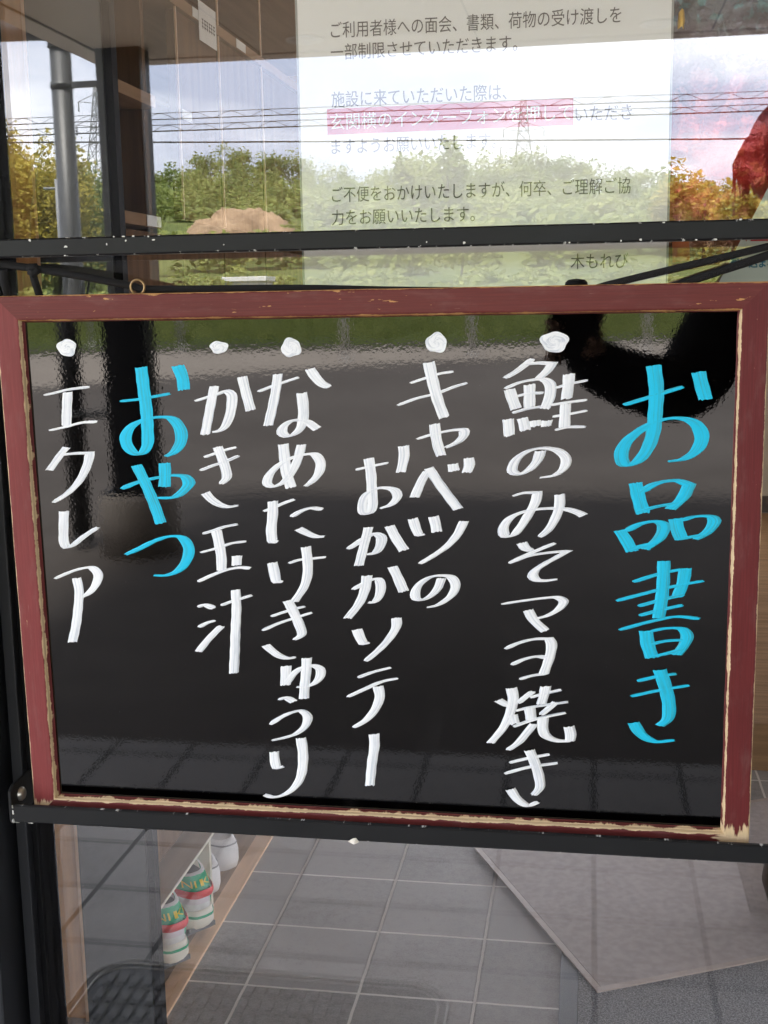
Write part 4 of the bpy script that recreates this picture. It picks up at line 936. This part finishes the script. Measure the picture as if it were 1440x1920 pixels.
# slanted leaflet
lf = empty('leaflet', (.1360, .013, 1.18), 'pale leaflet with teal lettering hanging slanted at the right edge', 'leaflet')
b = MB(); b.prism([(-.0415, 0, -.030), (.12, 0, -.022), (.12, 0, .10), (.022, 0, .10)], (0, .0004, 0)); b.build('sheet', plain('leaflet_paper', (.50, .55, .47), .5, .03), lf)
m_teal = plain('print_teal', (.004, .13, .20), .5, .05)
text_mesh('teal_lettering', '駆け込まない', -.0285, .0120, -.0090, .0085, m_teal, lf, -.0004, .00022)
b = MB(); b.grid([[(-.0140, -.0003, .0105), (.05, -.0003, .0105)], [(-.0140, -.0003, .0165), (.05, -.0003, .0165)]], smooth=False); b.face([(-.0192, -.0003, .0165), (-.0172, -.0003, .0100), (-.0150, -.0003, .0165)]); b.build('red_mark', plain('print_red_deep', (.38, .012, .02), .5, .05), lf)

# ================================================================ INTERIOR
m_slate = plain('slate_metal', (.020, .022, .025), .5, .12, 20, bump=.05)
q = empty('sliding_door', (-.4375, .065, 0), 'slate grey stile of the second sliding door behind the glass', 'door')
b = MB(); b.box(-.0395, .0285, -.02, -.008, .03, 2.1, bev=.0015); b.build('stile', m_slate, q)
b = MB(); b.box(.0286, .0325, -.018, -.010, .03, 2.1); b.box(.0326, .0365, -.02, -.008, .03, 2.1); b.build('gasket', m_gask, q)
b = MB(); b.box(-1.55, .0305, -.02, .02, 2.1, 2.15); b.build('top_rail', m_slate, q)

m_wood = wood('cabinet_ply', (.33, .205, .115), 1, contrast=.18, rough=.8, spec=.08); m_woodv = wood('cabinet_panel', (.72, .40, .19), 2, contrast=.2, rough=.7, spec=.15); m_woodd = wood('cabinet_back', (.15, .085, .045), 2, rough=.85, spec=.06)
m_woodl = wood('lip_wood', (.84, .56, .35), 1, contrast=.12); m_cream = plain('cream_board', (.72, .68, .56), .6, .04)
k = empty('shoe_cabinet', (-.669, .735, 0), 'tall wooden shoe cabinet along the left wall of the hall', 'cabinet')
b = MB(); b.box(-.38, 0, 0, .016, 0, 2.05, bev=.001); b.build('end_panel', m_woodv, k)
b = MB(); b.box(-.38, 0, 2.24, 2.256, 0, 2.05); b.build('end_panel', m_woodv, k)
b = MB(); b.box(-.128, -.118, -.009, -.0005, 0, 2.05, bev=.001); b.box(-.135, -.110, -.012, -.0005, .40, .418, bev=.001); b.build('batten', m_woodl, k)
b = MB(); b.box(-.38, -.365, .016, 2.24, 0, 2.05); b.build('back_panel', m_woodd, k)
b = MB(); b.box(-.365, -.036, .017, 2.239, .002, .006); b.build('base', wood('cabinet_base', (.33, .21, .125), 1), k)
b = MB(); b.box(-.0355, 0, .0165, 2.2395, 0, .0062, bev=.0008); b.build('front_lip', m_woodl, k)
for z in (.153,): 
    b = MB(); b.box(-.364, -.024, .017, 2.239, z+.006, z+.012); b.build('shelf', wood('shelf_low', (.50, .36, .245), 1, contrast=.1), k)
    b = MB(); b.box(-.0238, -.0225, .017, 2.239, z+.007, z+.0122); b.build('shelf_edge', m_cream, k)
for z, y1 in ((.36, 2.239), (.58, 2.239), (.80, 2.239), (1.03, 2.239), (1.269, .176), (1.452, .176), (1.630, 2.239), (1.86, 2.239)):
    b = MB(); b.box(-.364, -.001, .017, y1, z, z+.018, bev=.0008); b.build('shelf', m_wood, k)
b = MB(); b.box(-.364, -.02, .1765, .19, 1.05, 2.05); b.build('partition', m_woodd, k)
for y in (.292, .53, .83):
    b = MB(); b.box(-.004, -.001, y, y+.0035, 1.29, 1.629); b.box(-.004, -.001, y, y+.0035, 1.6485, 1.859); b.build('edge_trim', m_woodl, k)
for y0, y1 in ((.018, .29), (.294, .528), (.534, .828), (.834, 1.4), (1.404, 2.238)):
    b = MB(); b.box(-.020, -.006, y0, y1, .262, 1.262, bev=.001); b.build('cabinet_door', m_woodd, k)
for y0, y1 in ((.296, .528), (.535, .828), (.835, 1.4), (1.404, 2.238)):
    b = MB(); b.box(-.020, -.006, y0, y1, 1.29, 1.626, bev=.001); b.build('cabinet_door', m_woodd, k)
for y in (.36, 1.03, 1.6): 
    b = MB(); b.box(-.30, -.030, y, y+.012, .0065, .1585); b.build('divider', m_cream, k)
m_lab = plain('label_paper', (.72, .72, .68), .6, .03)
for y0, y1, z0, z1 in ((.109, .171, 1.270, 1.286), (.378, .43, 1.631, 1.647), (.642, .706, 1.631, 1.647), (.30, .35, 1.453, 1.469)): 
    b = MB(); b.box(.0002, .0008, y0, y1, z0, z1); b.build('name_label', m_lab, k)
sg = empty('shelf_sign', (-.6678, 1.195, 1.665), 'white paper sign with dark writing hanging from the upper cabinet shelf', 'sign')
b = MB(); b.box(0, .0006, -.052, .048, -.066, .0); b.build('sheet', m_lab, sg)
b = MB()
for i in range(6):
    for zz in (-.030, -.036, -.042): b.box(.0008, .0010, -.036+i*.013, -.028+i*.013+.002*(i % 2), zz, zz+.0022)
    b.box(.0008, .0010, -.033+i*.013, -.031+i*.013, -.044, -.028)
b.build('writing', m_print, sg)

# ---- shoes
def outline(L, wf, wh, n=40):
    """shoe footprint, heel at x=0, toe at x=-L"""
    P = []
    for i in range(n):
        a = 2*math.pi*i/n; x = -L*.5+math.cos(a)*L*.5; t = -x/L
        w = wh+(wf-wh)*(0.5-0.5*math.cos(math.pi*min(1, max(0, (t-.1)/.6)))); ex_ = .62 if t < .5 else .8
        P.append((x, w*math.copysign(abs(math.sin(a))**ex_, math.sin(a))))
    return P
def loft(b, L, wf, wh, secs, mi=0, cap=True):
    rows = []
    for z, sc, xo, zt in secs:
        rows.append([(x*(sc if x < -L*.5 else sc)+xo, y*sc, z+zt*max(0, (-x/L))) for x, y in outline(L, wf, wh)])
    V = b.grid(rows, mi, closed=True)
    if cap: b.bm.faces.new(V[0][::-1]); b.bm.faces.new(V[-1])
def heel_band(b, L, wf, wh, z0, z1, s0, s1, a0=-95, a1=95, out=.0012, x0=0., x1=0.):
    rows = []
    for j_ in range(5):
        v = j_/4; row = []
        for i in range(29):
            a = R(a0+(a1-a0)*i/28); x = -L*.5+math.cos(a)*L*.5; sc = s0+(s1-s0)*v
            t = min(1, max(0, (a+math.pi)/(2*math.pi))); O_ = outline(L, wf, wh, 180); idx = int(round((math.degrees(a) % 360)/2)) % 180; x, y = O_[idx]
            nx_, ny_ = math.cos(a), math.sin(a); o_ = out*(math.sin(math.pi*min(1, max(0, .15+v*.7))))
            row.append((x*sc+x0+(x1-x0)*v+nx_*(o_+.0004), y*sc+ny_*(o_+.0004), z0+(z1-z0)*v))
        rows.append(row)
    b.grid(rows)
m_midsole = plain('shoe_cream', (.84, .80, .68), .55, .03); m_upper = plain('shoe_grey_mesh', (.74, .73, .72), .75, .05, 200, bump=.2, bs=900); m_green = plain('shoe_green', (.01, .40, .19), .5, .05)
m_redst = plain('shoe_red', (.80, .055, .06), .45, .06); m_tread = plain('shoe_tread', (.12, .12, .125), .7, .08); m_pad = plain('shoe_pad', (.72, .64, .68), .6, .04); m_gold = plain('shoe_gold', (.80, .62, .06), .5, .04); m_dkin = plain('shoe_lining', (.20, .17, .17), .8, .1)
def sneaker(x, y, lab):
    o = empty('sneaker', (x, y, .0065), lab, 'shoe', 'pair of sneakers on the cabinet base'); L, wf, wh = .265, .049, .039
    b = MB(); loft(b, L, wf, wh, [(.000, .80, -.035, .004), (.006, .86, -.028, .003), (.010, .88, -.022, 0)]); 
    for i in range(4): b.box(-.030+i*.006, -.027+i*.006, -.024, .024, .004+i*.0035, .012+i*.003)
    b.build('outsole', m_tread, o)
    b = MB(); loft(b, L, wf, wh, [(.010, .88, -.022, 0), (.016, .96, -.010, 0), (.026, 1.02, .001, 0), (.040, 1.0, -.001, -.004), (.046, .97, -.004, -.012)]); b.build('midsole', m_midsole, o)
    b = MB(); heel_band(b, L, wf, wh, .036, .040, 1.005, 1.0, -130, 130, .001); b.build('midsole_stripe', m_green, o)
    b = MB(); loft(b, L, wf, wh, [(.045, .93, -.006, -.010), (.060, .92, -.006, -.012), (.072, .86, -.008, -.020), (.080, .74, -.014, -.012), (.088, .55, -.025, .0)], cap=True); b.build('upper', m_upper, o)
    b = MB(); heel_band(b, L, wf, wh, .056, .066, .935, .93, -60, 10, .0015, -.005, -.005); b.build('heel_pad', m_pad, o)
    b = MB(); heel_band(b, L, wf, wh, .054, .070, .937, .925, 12, 62, .0018, -.005, -.006); b.build('side_patch', m_green, o); b = MB(); heel_band(b, L, wf, wh, .054, .070, .937, .925, -100, -64, .0018, -.005, -.006); b.build('side_patch', m_green, o)
    b = MB(); heel_band(b, L, wf, wh, .0665, .0770, .955, .95, -80, 66, .0045, -.001, -.002); b.build('heel_strap', m_redst, o)
    b = MB(); heel_band(b, L, wf, wh, .074, .094, .93, .83, -78, 60, .002, -.007, -.020); b.build('heel_tab', m_green, o)
    b = MB(); heel_band(b, L, wf, wh, .0935, .0955, .83, .72, -80, 66, .003, -.020, -.028); b.build('collar', m_upper, o)
    b = MB(); b.grid([[(-.10, -.022, .0885), (-.10, .022, .0885)], [(-.038, -.022, .0885), (-.038, .022, .0885)]]); b.build('lining', m_dkin, o)
    # lettering on the heel tab, curved round the heel
    cu = bpy.data.curves.new('t', 'FONT'); cu.body = 'NIKE'; cu.size = .0155; tmp = bpy.data.objects.new('t', cu); COL.objects.link(tmp); bpy.context.view_layer.update()
    me = bpy.data.meshes.new_from_object(tmp.evaluated_get(bpy.context.evaluated_depsgraph_get())); bpy.data.objects.remove(tmp)
    bmx = bmesh.new(); bmx.from_mesh(me); xs = [v.co.x for v in bmx.verts]; w_ = max(xs); O_ = outline(L, wf, wh, 360)
    for v in bmx.verts:
        u_ = v.co.x/w_; a = -34+66*u_; i0 = int(math.floor(a)); fr_ = a-i0; p0 = O_[i0 % 360]; p1 = O_[(i0+1) % 360]; X, Y = p0[0]+(p1[0]-p0[0])*fr_, p0[1]+(p1[1]-p0[1])*fr_
        vv = min(1, max(0, (v.co.y/.0118))); t = .28+.46*vv; sc = .93-.10*t; nx_, ny_ = math.cos(R(a)), math.sin(R(a)); v.co = Vector((X*sc-.007-.013*t+nx_*.0036, Y*sc+ny_*.0036, .074+.020*t+.0004))
    bmx.to_mesh(me); bmx.free(); me.name = 'heel_lettering'; me.materials.clear(); me.materials.append(m_gold); q_ = bpy.data.objects.new('heel_lettering', me); COL.objects.link(q_); q_.parent = o
    o.scale = (1.12, 1.12, 1.30); return o
sneaker(-.684, .868, 'white sneaker with green and red heel, the one nearer the door').rotation_euler = (0, 0, R(-40))
sneaker(-.676, .988, 'white sneaker with green and red heel, the one nearer the cream divider').rotation_euler = (0, 0, R(-40))
m_clog = plain('clog_white', (.82, .80, .80), .5, .04)
def clog(x, y, lab):
    o = empty('clog', (x, y, .0065), lab, 'shoe', 'pair of plain white clogs'); L, wf, wh = .25, .050, .040
    b = MB(); loft(b, L, wf, wh, [(.0, .90, -.012, 0), (.004, .95, -.006, 0), (.020, 1.0, 0, 0), (.040, .99, 0, 0), (.052, .95, -.004, .006), (.060, .88, -.010, .02), (.064, .80, -.02, .02)], cap=False); b.build('body', m_clog, o)
    b = MB(); loft(b, L, wf, wh, [(.064, .80, -.02, .02), (.060, .74, -.026, .0), (.040, .68, -.03, 0), (.028, .5, -.05, 0)]); b.build('footbed', plain('clog_in', (.60, .58, .57), .7, .04), o)
    b = MB(); heel_band(b, L, wf, wh, .0545, .0575, .945, .93, -120, 120, .0015, -.005, -.006); b.build('rim_line', plain('clog_line', (.30, .29, .29), .6, .05), o); return o
clog(-.712, 1.155, 'plain white clog on the cabinet base, nearer the cream divider').rotation_euler = (0, 0, R(-38))
clog(-.706, 1.262, 'plain white clog on the cabinet base, farther from the door').rotation_euler = (0, 0, R(-38))
o = empty('dark_shoe', (-.70, .80, 1.2875), 'black shoe standing on the upper cabinet shelf by its paper label', 'shoe')
b = MB(); loft(b, .25, .045, .037, [(.0, .92, -.01, 0), (.02, 1.0, 0, 0), (.05, .93, -.004, 0), (.075, .78, -.02, -.03), (.082, .6, -.03, -.03)]); b.build('body', plain('shoe_black', (.008, .009, .014), .45, .2), o)
b = MB(); b.tube([(-.012, 0, .07), (-.004, 0, .098), (-.016, 0, .106)], .007, 8); b.build('pull_tab', m_gask, o)

# ---- low board, mats, pot
m_plat = plain('board_vinyl', (.40, .345, .32), .65, .1, 60, bump=.12, bs=700); m_rim = plain('board_rim', (.45, .365, .315), .5, .06, 40)
ang = math.atan2(.144, .294)
pb_ = empty('low_board', (.025, .911, .0075), 'low brown board with a tan rim lying askew on the hall mat', 'floor board', rot=(0, 0, ang))
b = MB(); b.box(.0125, 1.288, .0125, .5875, 0, .003, bev=.0006); b.build('top', m_plat, pb_)
b = MB(); b.box(0, 1.302, 0, .012, 0, .0032, bev=.0008); b.box(0, .012, .0122, .60, 0, .0032, bev=.0008); b.box(.0122, 1.302, .588, .60, 0, .0032, bev=.0008); b.build('rim', m_rim, pb_)
def speck():
    m = NM('speckled_pile'); v = m.coord('Object'); f = m.noise(v, 330, 3, .8); g = m.noise(v, 900, 2, .7)
    m.base(m.mix(m.step(m.math('ADD', m.math('MULTIPLY', f, .6), m.math('MULTIPLY', g, .4)), .42, .60), (.12, .125, .135), (.44, .44, .45)), .95, .1); m.bump(f, 1, .004); return m.m
mt = empty('door_mat', (-.037, .30, .0005), 'grey speckled mat with a slate border inside the door', 'mat')
b = MB(); b.box(.031, 1.1, .03, .78, 0, .0065); b.build('pile', speck(), mt)
b = MB(); b.box(0, .0308, 0, .81, 0, .005, bev=.001); b.box(.031, 1.13, 0, .0295, 0, .005); b.box(.031, 1.13, .7805, .81, 0, .005); b.build('border', m_slate, mt)
pt = empty('brown_pot', (.452, 1.16, .0112), 'dark brown rounded pot standing on the low board at the right edge', 'pot')
b = MB(); b.lathe([(.07, 0), (.115, .03), (.132, .09), (.125, .15), (.10, .20), (.085, .21)], 40); b.build('body', plain('pot_glaze', (.075, .045, .025), .4, .15), pt)
b = MB(); b.lathe([(.085, .211), (.092, .216), (.092, .226), (.08, .228), (.078, .212)], 40); b.build('rim', plain('pot_rim', (.09, .06, .035), .4, .1), pt)
# ---- rubber mat outside, close to the glass: rounded, with a raised rim and rows of knobs
rm = empty('rubber_mat', (-.53, -.50, .0002), 'black rubber mat with knob rows on the porch, mirrored low in the glass', 'mat')
def rrect(hx, hy, r, n=8):
    P = []
    for cx0, cy0, a0 in ((hx-r, hy-r, 0), (-hx+r, hy-r, 90), (-hx+r, -hy+r, 180), (hx-r, -hy+r, 270)):
        for i in range(n+1): a = R(a0+90*i/n); P.append((cx0+r*math.cos(a), cy0+r*math.sin(a)))
    return P
m_rub = plain('rubber_black', (.028, .028, .029), .55, .15, 30); m_rub2 = plain('rubber_worn', (.50, .49, .47), .45, .15, 60)
b = MB(); b.prism([(x, y, 0) for x, y in rrect(.315, .40, .07)], (0, 0, .006)); b.build('base', m_rub, rm)
b = MB()
for hx, hy, r in ((.313, .398, .068), (.298, .383, .056)):
    P = [(x, y, .0065) for x, y in rrect(hx, hy, r)]; P.append(P[0]); b.tube(P, .0022, 6, cap=False)
b.build('rim', m_rub2, rm)
b = MB()
for i in range(-12, 13):
    for jj in range(-7, 8): b.box(i*.0225-.007, i*.0225+.007, jj*.048-.016, jj*.048+.016, .006, .0105, bev=.0018)
b.build('knobs', plain('rubber_knob', (.055, .054, .053), .5, .1), rm)

# ================================================================ PHOTOGRAPHER (seen only as a reflection)
def skin(name, chains, mat, parent=None, sub=2, root=None):
    """chains: lists of (point, radius); points shared by position join"""
    V = []; Rr = []; E_ = []; idx = {}
    for ch_ in chains:
        prev = None
        for p, r in ch_:
            key = tuple(round(x, 4) for x in p)
            if key not in idx: idx[key] = len(V); V.append(p); Rr.append(r if isinstance(r, tuple) else (r, r))
            if prev is not None and prev != idx[key]: E_.append((prev, idx[key]))
            prev = idx[key]
    me = bpy.data.meshes.new(name); me.from_pydata([tuple(v) for v in V], E_, [])
    o = bpy.data.objects.new(name, me); COL.objects.link(o)
    md = o.modifiers.new('Skin', 'SKIN'); md.use_smooth_shade = True; md.branch_smoothing = .4
    if not me.skin_vertices: 
        bpy.context.view_layer.objects.active = o
    sv = me.skin_vertices[0].data
    for i, r in enumerate(Rr): sv[i].radius = r; sv[i].use_root = (i == (root or 0))
    ms = o.modifiers.new('Sub', 'SUBSURF'); ms.levels = sub; ms.render_levels = sub
    bpy.context.view_layer.update(); dg = bpy.context.evaluated_depsgraph_get()
    m2 = bpy.data.meshes.new_from_object(o.evaluated_get(dg)); m2.name = name
    bpy.data.objects.remove(o); m2.materials.clear(); m2.materials.append(mat)
    for p in m2.polygons: p.use_smooth = True
    q = bpy.data.objects.new(name, m2); COL.objects.link(q)
    if parent is not None: q.parent = parent
    return q
m_skin = plain('skin', (.42, .25, .17), .5, .05, 20); m_coat = plain('black_coat', (.010, .010, .012), .85, .2, 60); m_hair = plain('hair', (.012, .009, .008), .4, .3, 80); m_trous = plain('dark_trousers', (.02, .018, .016), .85, .2)
PX, PYY = .40, -1.38
pn = empty('person', (PX, PYY, -.035+.035), 'person in black clothes holding up a phone, mirrored in the board and glass', 'person')
def L(x, y, z): return (x-PX, y-PYY, z)

SL, SR, EL, HL = L(.285, -1.36, 1.15), L(.56, -1.40, 1.17), L(.160, -1.21, .945), L(-.015, -1.022, 1.025)
body = skin('body', [
    [(L(.42, -1.38, .74), (.150, .11)), (L(.42, -1.38, .92), (.150, .10)), (L(.415, -1.38, 1.06), (.165, .095)), (L(.405, -1.38, 1.15), (.11, .08)), (L(.385, -1.365, 1.215), (.050, .05)), (L(.375, -1.35, 1.27), (.046, .048)), (L(.37, -1.338, 1.383), (.066, .078)), (L(.37, -1.338, 1.438), (.062, .070)), (L(.37, -1.34, 1.466), (.033, .038))],
    [(L(.405, -1.38, 1.15), (.11, .08)), (SL, .085), (EL, .068), (L(.075, -1.115, .975), .050), (HL, .026)],
    [(L(.405, -1.38, 1.15), (.11, .08)), (SR, .062), (L(.64, -1.41, .93), .048), (L(.625, -1.30, .72), .030)],
    [(L(.42, -1.38, .74), (.150, .11)), (L(.36, -1.38, .66), .090), (L(.355, -1.37, .40), .060), (L(.35, -1.39, .08), .036), (L(.35, -1.31, .035), .032)],
    [(L(.42, -1.38, .74), (.150, .11)), (L(.49, -1.39, .66), .090), (L(.495, -1.38, .40), .060), (L(.495, -1.40, .08), .036), (L(.495, -1.32, .035), .032)],
], m_coat, pn)
face = skin('head_skin', [[(L((.373), -1.381, (1.308)), (.050, .05)), (L(.370, -1.364, 1.341), (.056, .060)), (L(.370, -1.363, 1.388), (.071, .080)), (L(.370, -1.370, 1.436), (.068, .077))]], m_skin, pn)
m_eye = plain('eye', (.05, .04, .035), .2, .1)
for s in (-1, 1):
    b = MB(); b.lathe([(.0001, -.010), (.007, -.007), (.010, 0), (.007, .007), (.0001, .010)], 12, c=L(.370+s*.031, -1.290, 1.396)); b.build('eye', m_eye, pn)

skin('nose', [[(L(.370, -1.288, 1.401), .008), (L(.370, -1.274, 1.374), .012), (L(.370, -1.285, 1.364), .010)]], m_skin, pn, 1)
skin('mouth', [[(L(.350, -1.300, 1.338), .004), (L(.370, -1.292, 1.336), .006), (L(.390, -1.300, 1.338), .004)]], plain('lip', (.35, .12, .10), .4, .05), pn, 1)
b = MB(); rh = random.Random(3)
rows = []
for i in range(15):
    th = R(6+i*9.2); row = []
    for kk in range(36):
        a = 2*math.pi*kk/36; fr_ = max(0, math.sin(a)); rr = 1+.03*math.sin(7*a)
        zz = math.cos(th)*.108; q_ = math.sin(th)*(.094*rr)
        if fr_ > .35 and th > R(62): q_ *= .80
        row.append(L(.370+math.cos(a)*q_, -1.383+math.sin(a)*q_*1.12, 1.398+zz))
    rows.append(row)
b.grid(rows, closed=True)
for i in range(150):
    a = rh.uniform(math.pi*.86, math.pi*2.14); x0 = .370+math.cos(a)*.090; y0 = -1.383+math.sin(a)*.1; w_ = rh.uniform(-.02, .03)*(-1 if math.cos(a) < 0 else 1)
    b.tube([L(x0, y0, 1.428), L(x0+w_*.5+math.cos(a)*.012, y0, 1.383), L(x0+w_, y0-.004, rh.uniform(1.315, 1.36))], [.0055, .004, .0006], 5)
for i in range(26):
    a = rh.uniform(math.pi*.8, math.pi*1.2); x0 = .370+math.cos(a)*.088; y0 = -1.378+math.sin(a)*.1
    b.tube([L(x0, y0, 1.385+rh.uniform(-.03, .03)), L(x0-rh.uniform(.008, .025), y0, 1.408), L(x0-rh.uniform(0, .018), y0+.01, rh.uniform(1.315, 1.36))], [.0012, .0009, .0004], 4)
b.build('hair', m_hair, pn)
# left hand round the lower part of the phone
ph_c = CAM_LOC - c_fwd*.0065 + c_down*.061 - c_right*.024
def PH(x, y, z): # phone frame: x right, y down from its centre, z towards the door
    v = ph_c + c_right*x + c_down*y + c_fwd*z; return L(v.x, v.y, v.z)
wr = HL
hand = [[(wr, .022), (PH(.035, .060, -.012), (.026, .017)), (PH(.018, .046, -.017), (.030, .014)), (PH(.0, .036, -.018), (.026, .012))]]
hand.append([(PH(.018, .046, -.017), (.030, .014)), (PH(.030, .020, -.016), .0095), (PH(.040, -.004, -.006), .009), (PH(.030, -.018, .010), .0075)])     # thumb
for i, (yy, ln) in enumerate(((.012, 1.0), (.031, 1.05), (.050, 1.0), (.067, .85))):
    hand.append([(PH(.0, .036, -.018), (.026, .012)), (PH(-.026, yy, -.014), .0095), (PH(-.0425, yy+.002, .001), .0088), (PH(-.036+.0, yy+.004, .0115), .0082), (PH(-.036+.022*ln, yy+.006, .0135), .007)])
skin('hand', hand, m_skin, pn, 1)
b = MB(); rows = []
for s_, r0 in ((0, .026), (.012, .029), (.03, .031)):
    pass
b.tube([Vector(wr), Vector(L(.01, -1.05, 1.008)), Vector(L(.075, -1.115, .975))], [.027, .040, .050], 14); b.build('sleeve_cuff', m_coat, pn)
rhand = [[(L(.625, -1.30, .72), .024), (L(.623, -1.285, .66), (.030, .014))]]
for i in range(4): rhand.append([(L(.623, -1.285, .66), (.030, .014)), (L(.608+i*.012, -1.275+.004*i, .615), .009), (L(.608+i*.011, -1.262, .580), .008), (L(.610+i*.010, -1.268, .553+.006*abs(i-1.4)), .007)])
rhand.append([(L(.623, -1.285, .66), (.030, .014)), (L(.602, -1.262, .648), .010), (L(.596, -1.245, .615), .009)])
skin('hand', rhand, m_skin, pn, 1)
for s, x in ((0, .35), (1, .495)):
    b = MB(); b.box(x-.042, x+.042, -1.45+.0, -1.22, -.0, .02, bev=.01); b.box(x-.036, x+.036, -1.44, -1.25, .0201, .07, bev=.02)
    o = b.build('shoe', m_gask, pn); o.location = (-PX, -PYY, 0)
# phone
po = empty('phone', tuple(ph_c), 'dark phone held upright in the hand, mirrored above the board edge', 'phone')
Mx = Matrix.Identity(4)
for i in range(3): Mx[i][0] = c_right[i]; Mx[i][1] = c_fwd[i]; Mx[i][2] = -c_down[i]; Mx[i][3] = ph_c[i]
po.matrix_world = Mx
b = MB(); b.box(-.0365, .0365, -.004, .004, -.0735, .0735, bev=.0035); b.build('case', plain('phone_case', (.012, .012, .014), .4, .1), po)
b = MB(); b.box(-.033, .033, -.0048, -.0042, -.07, .07); b.build('screen', plain('phone_screen', (.015, .016, .018), .08, .05), po)
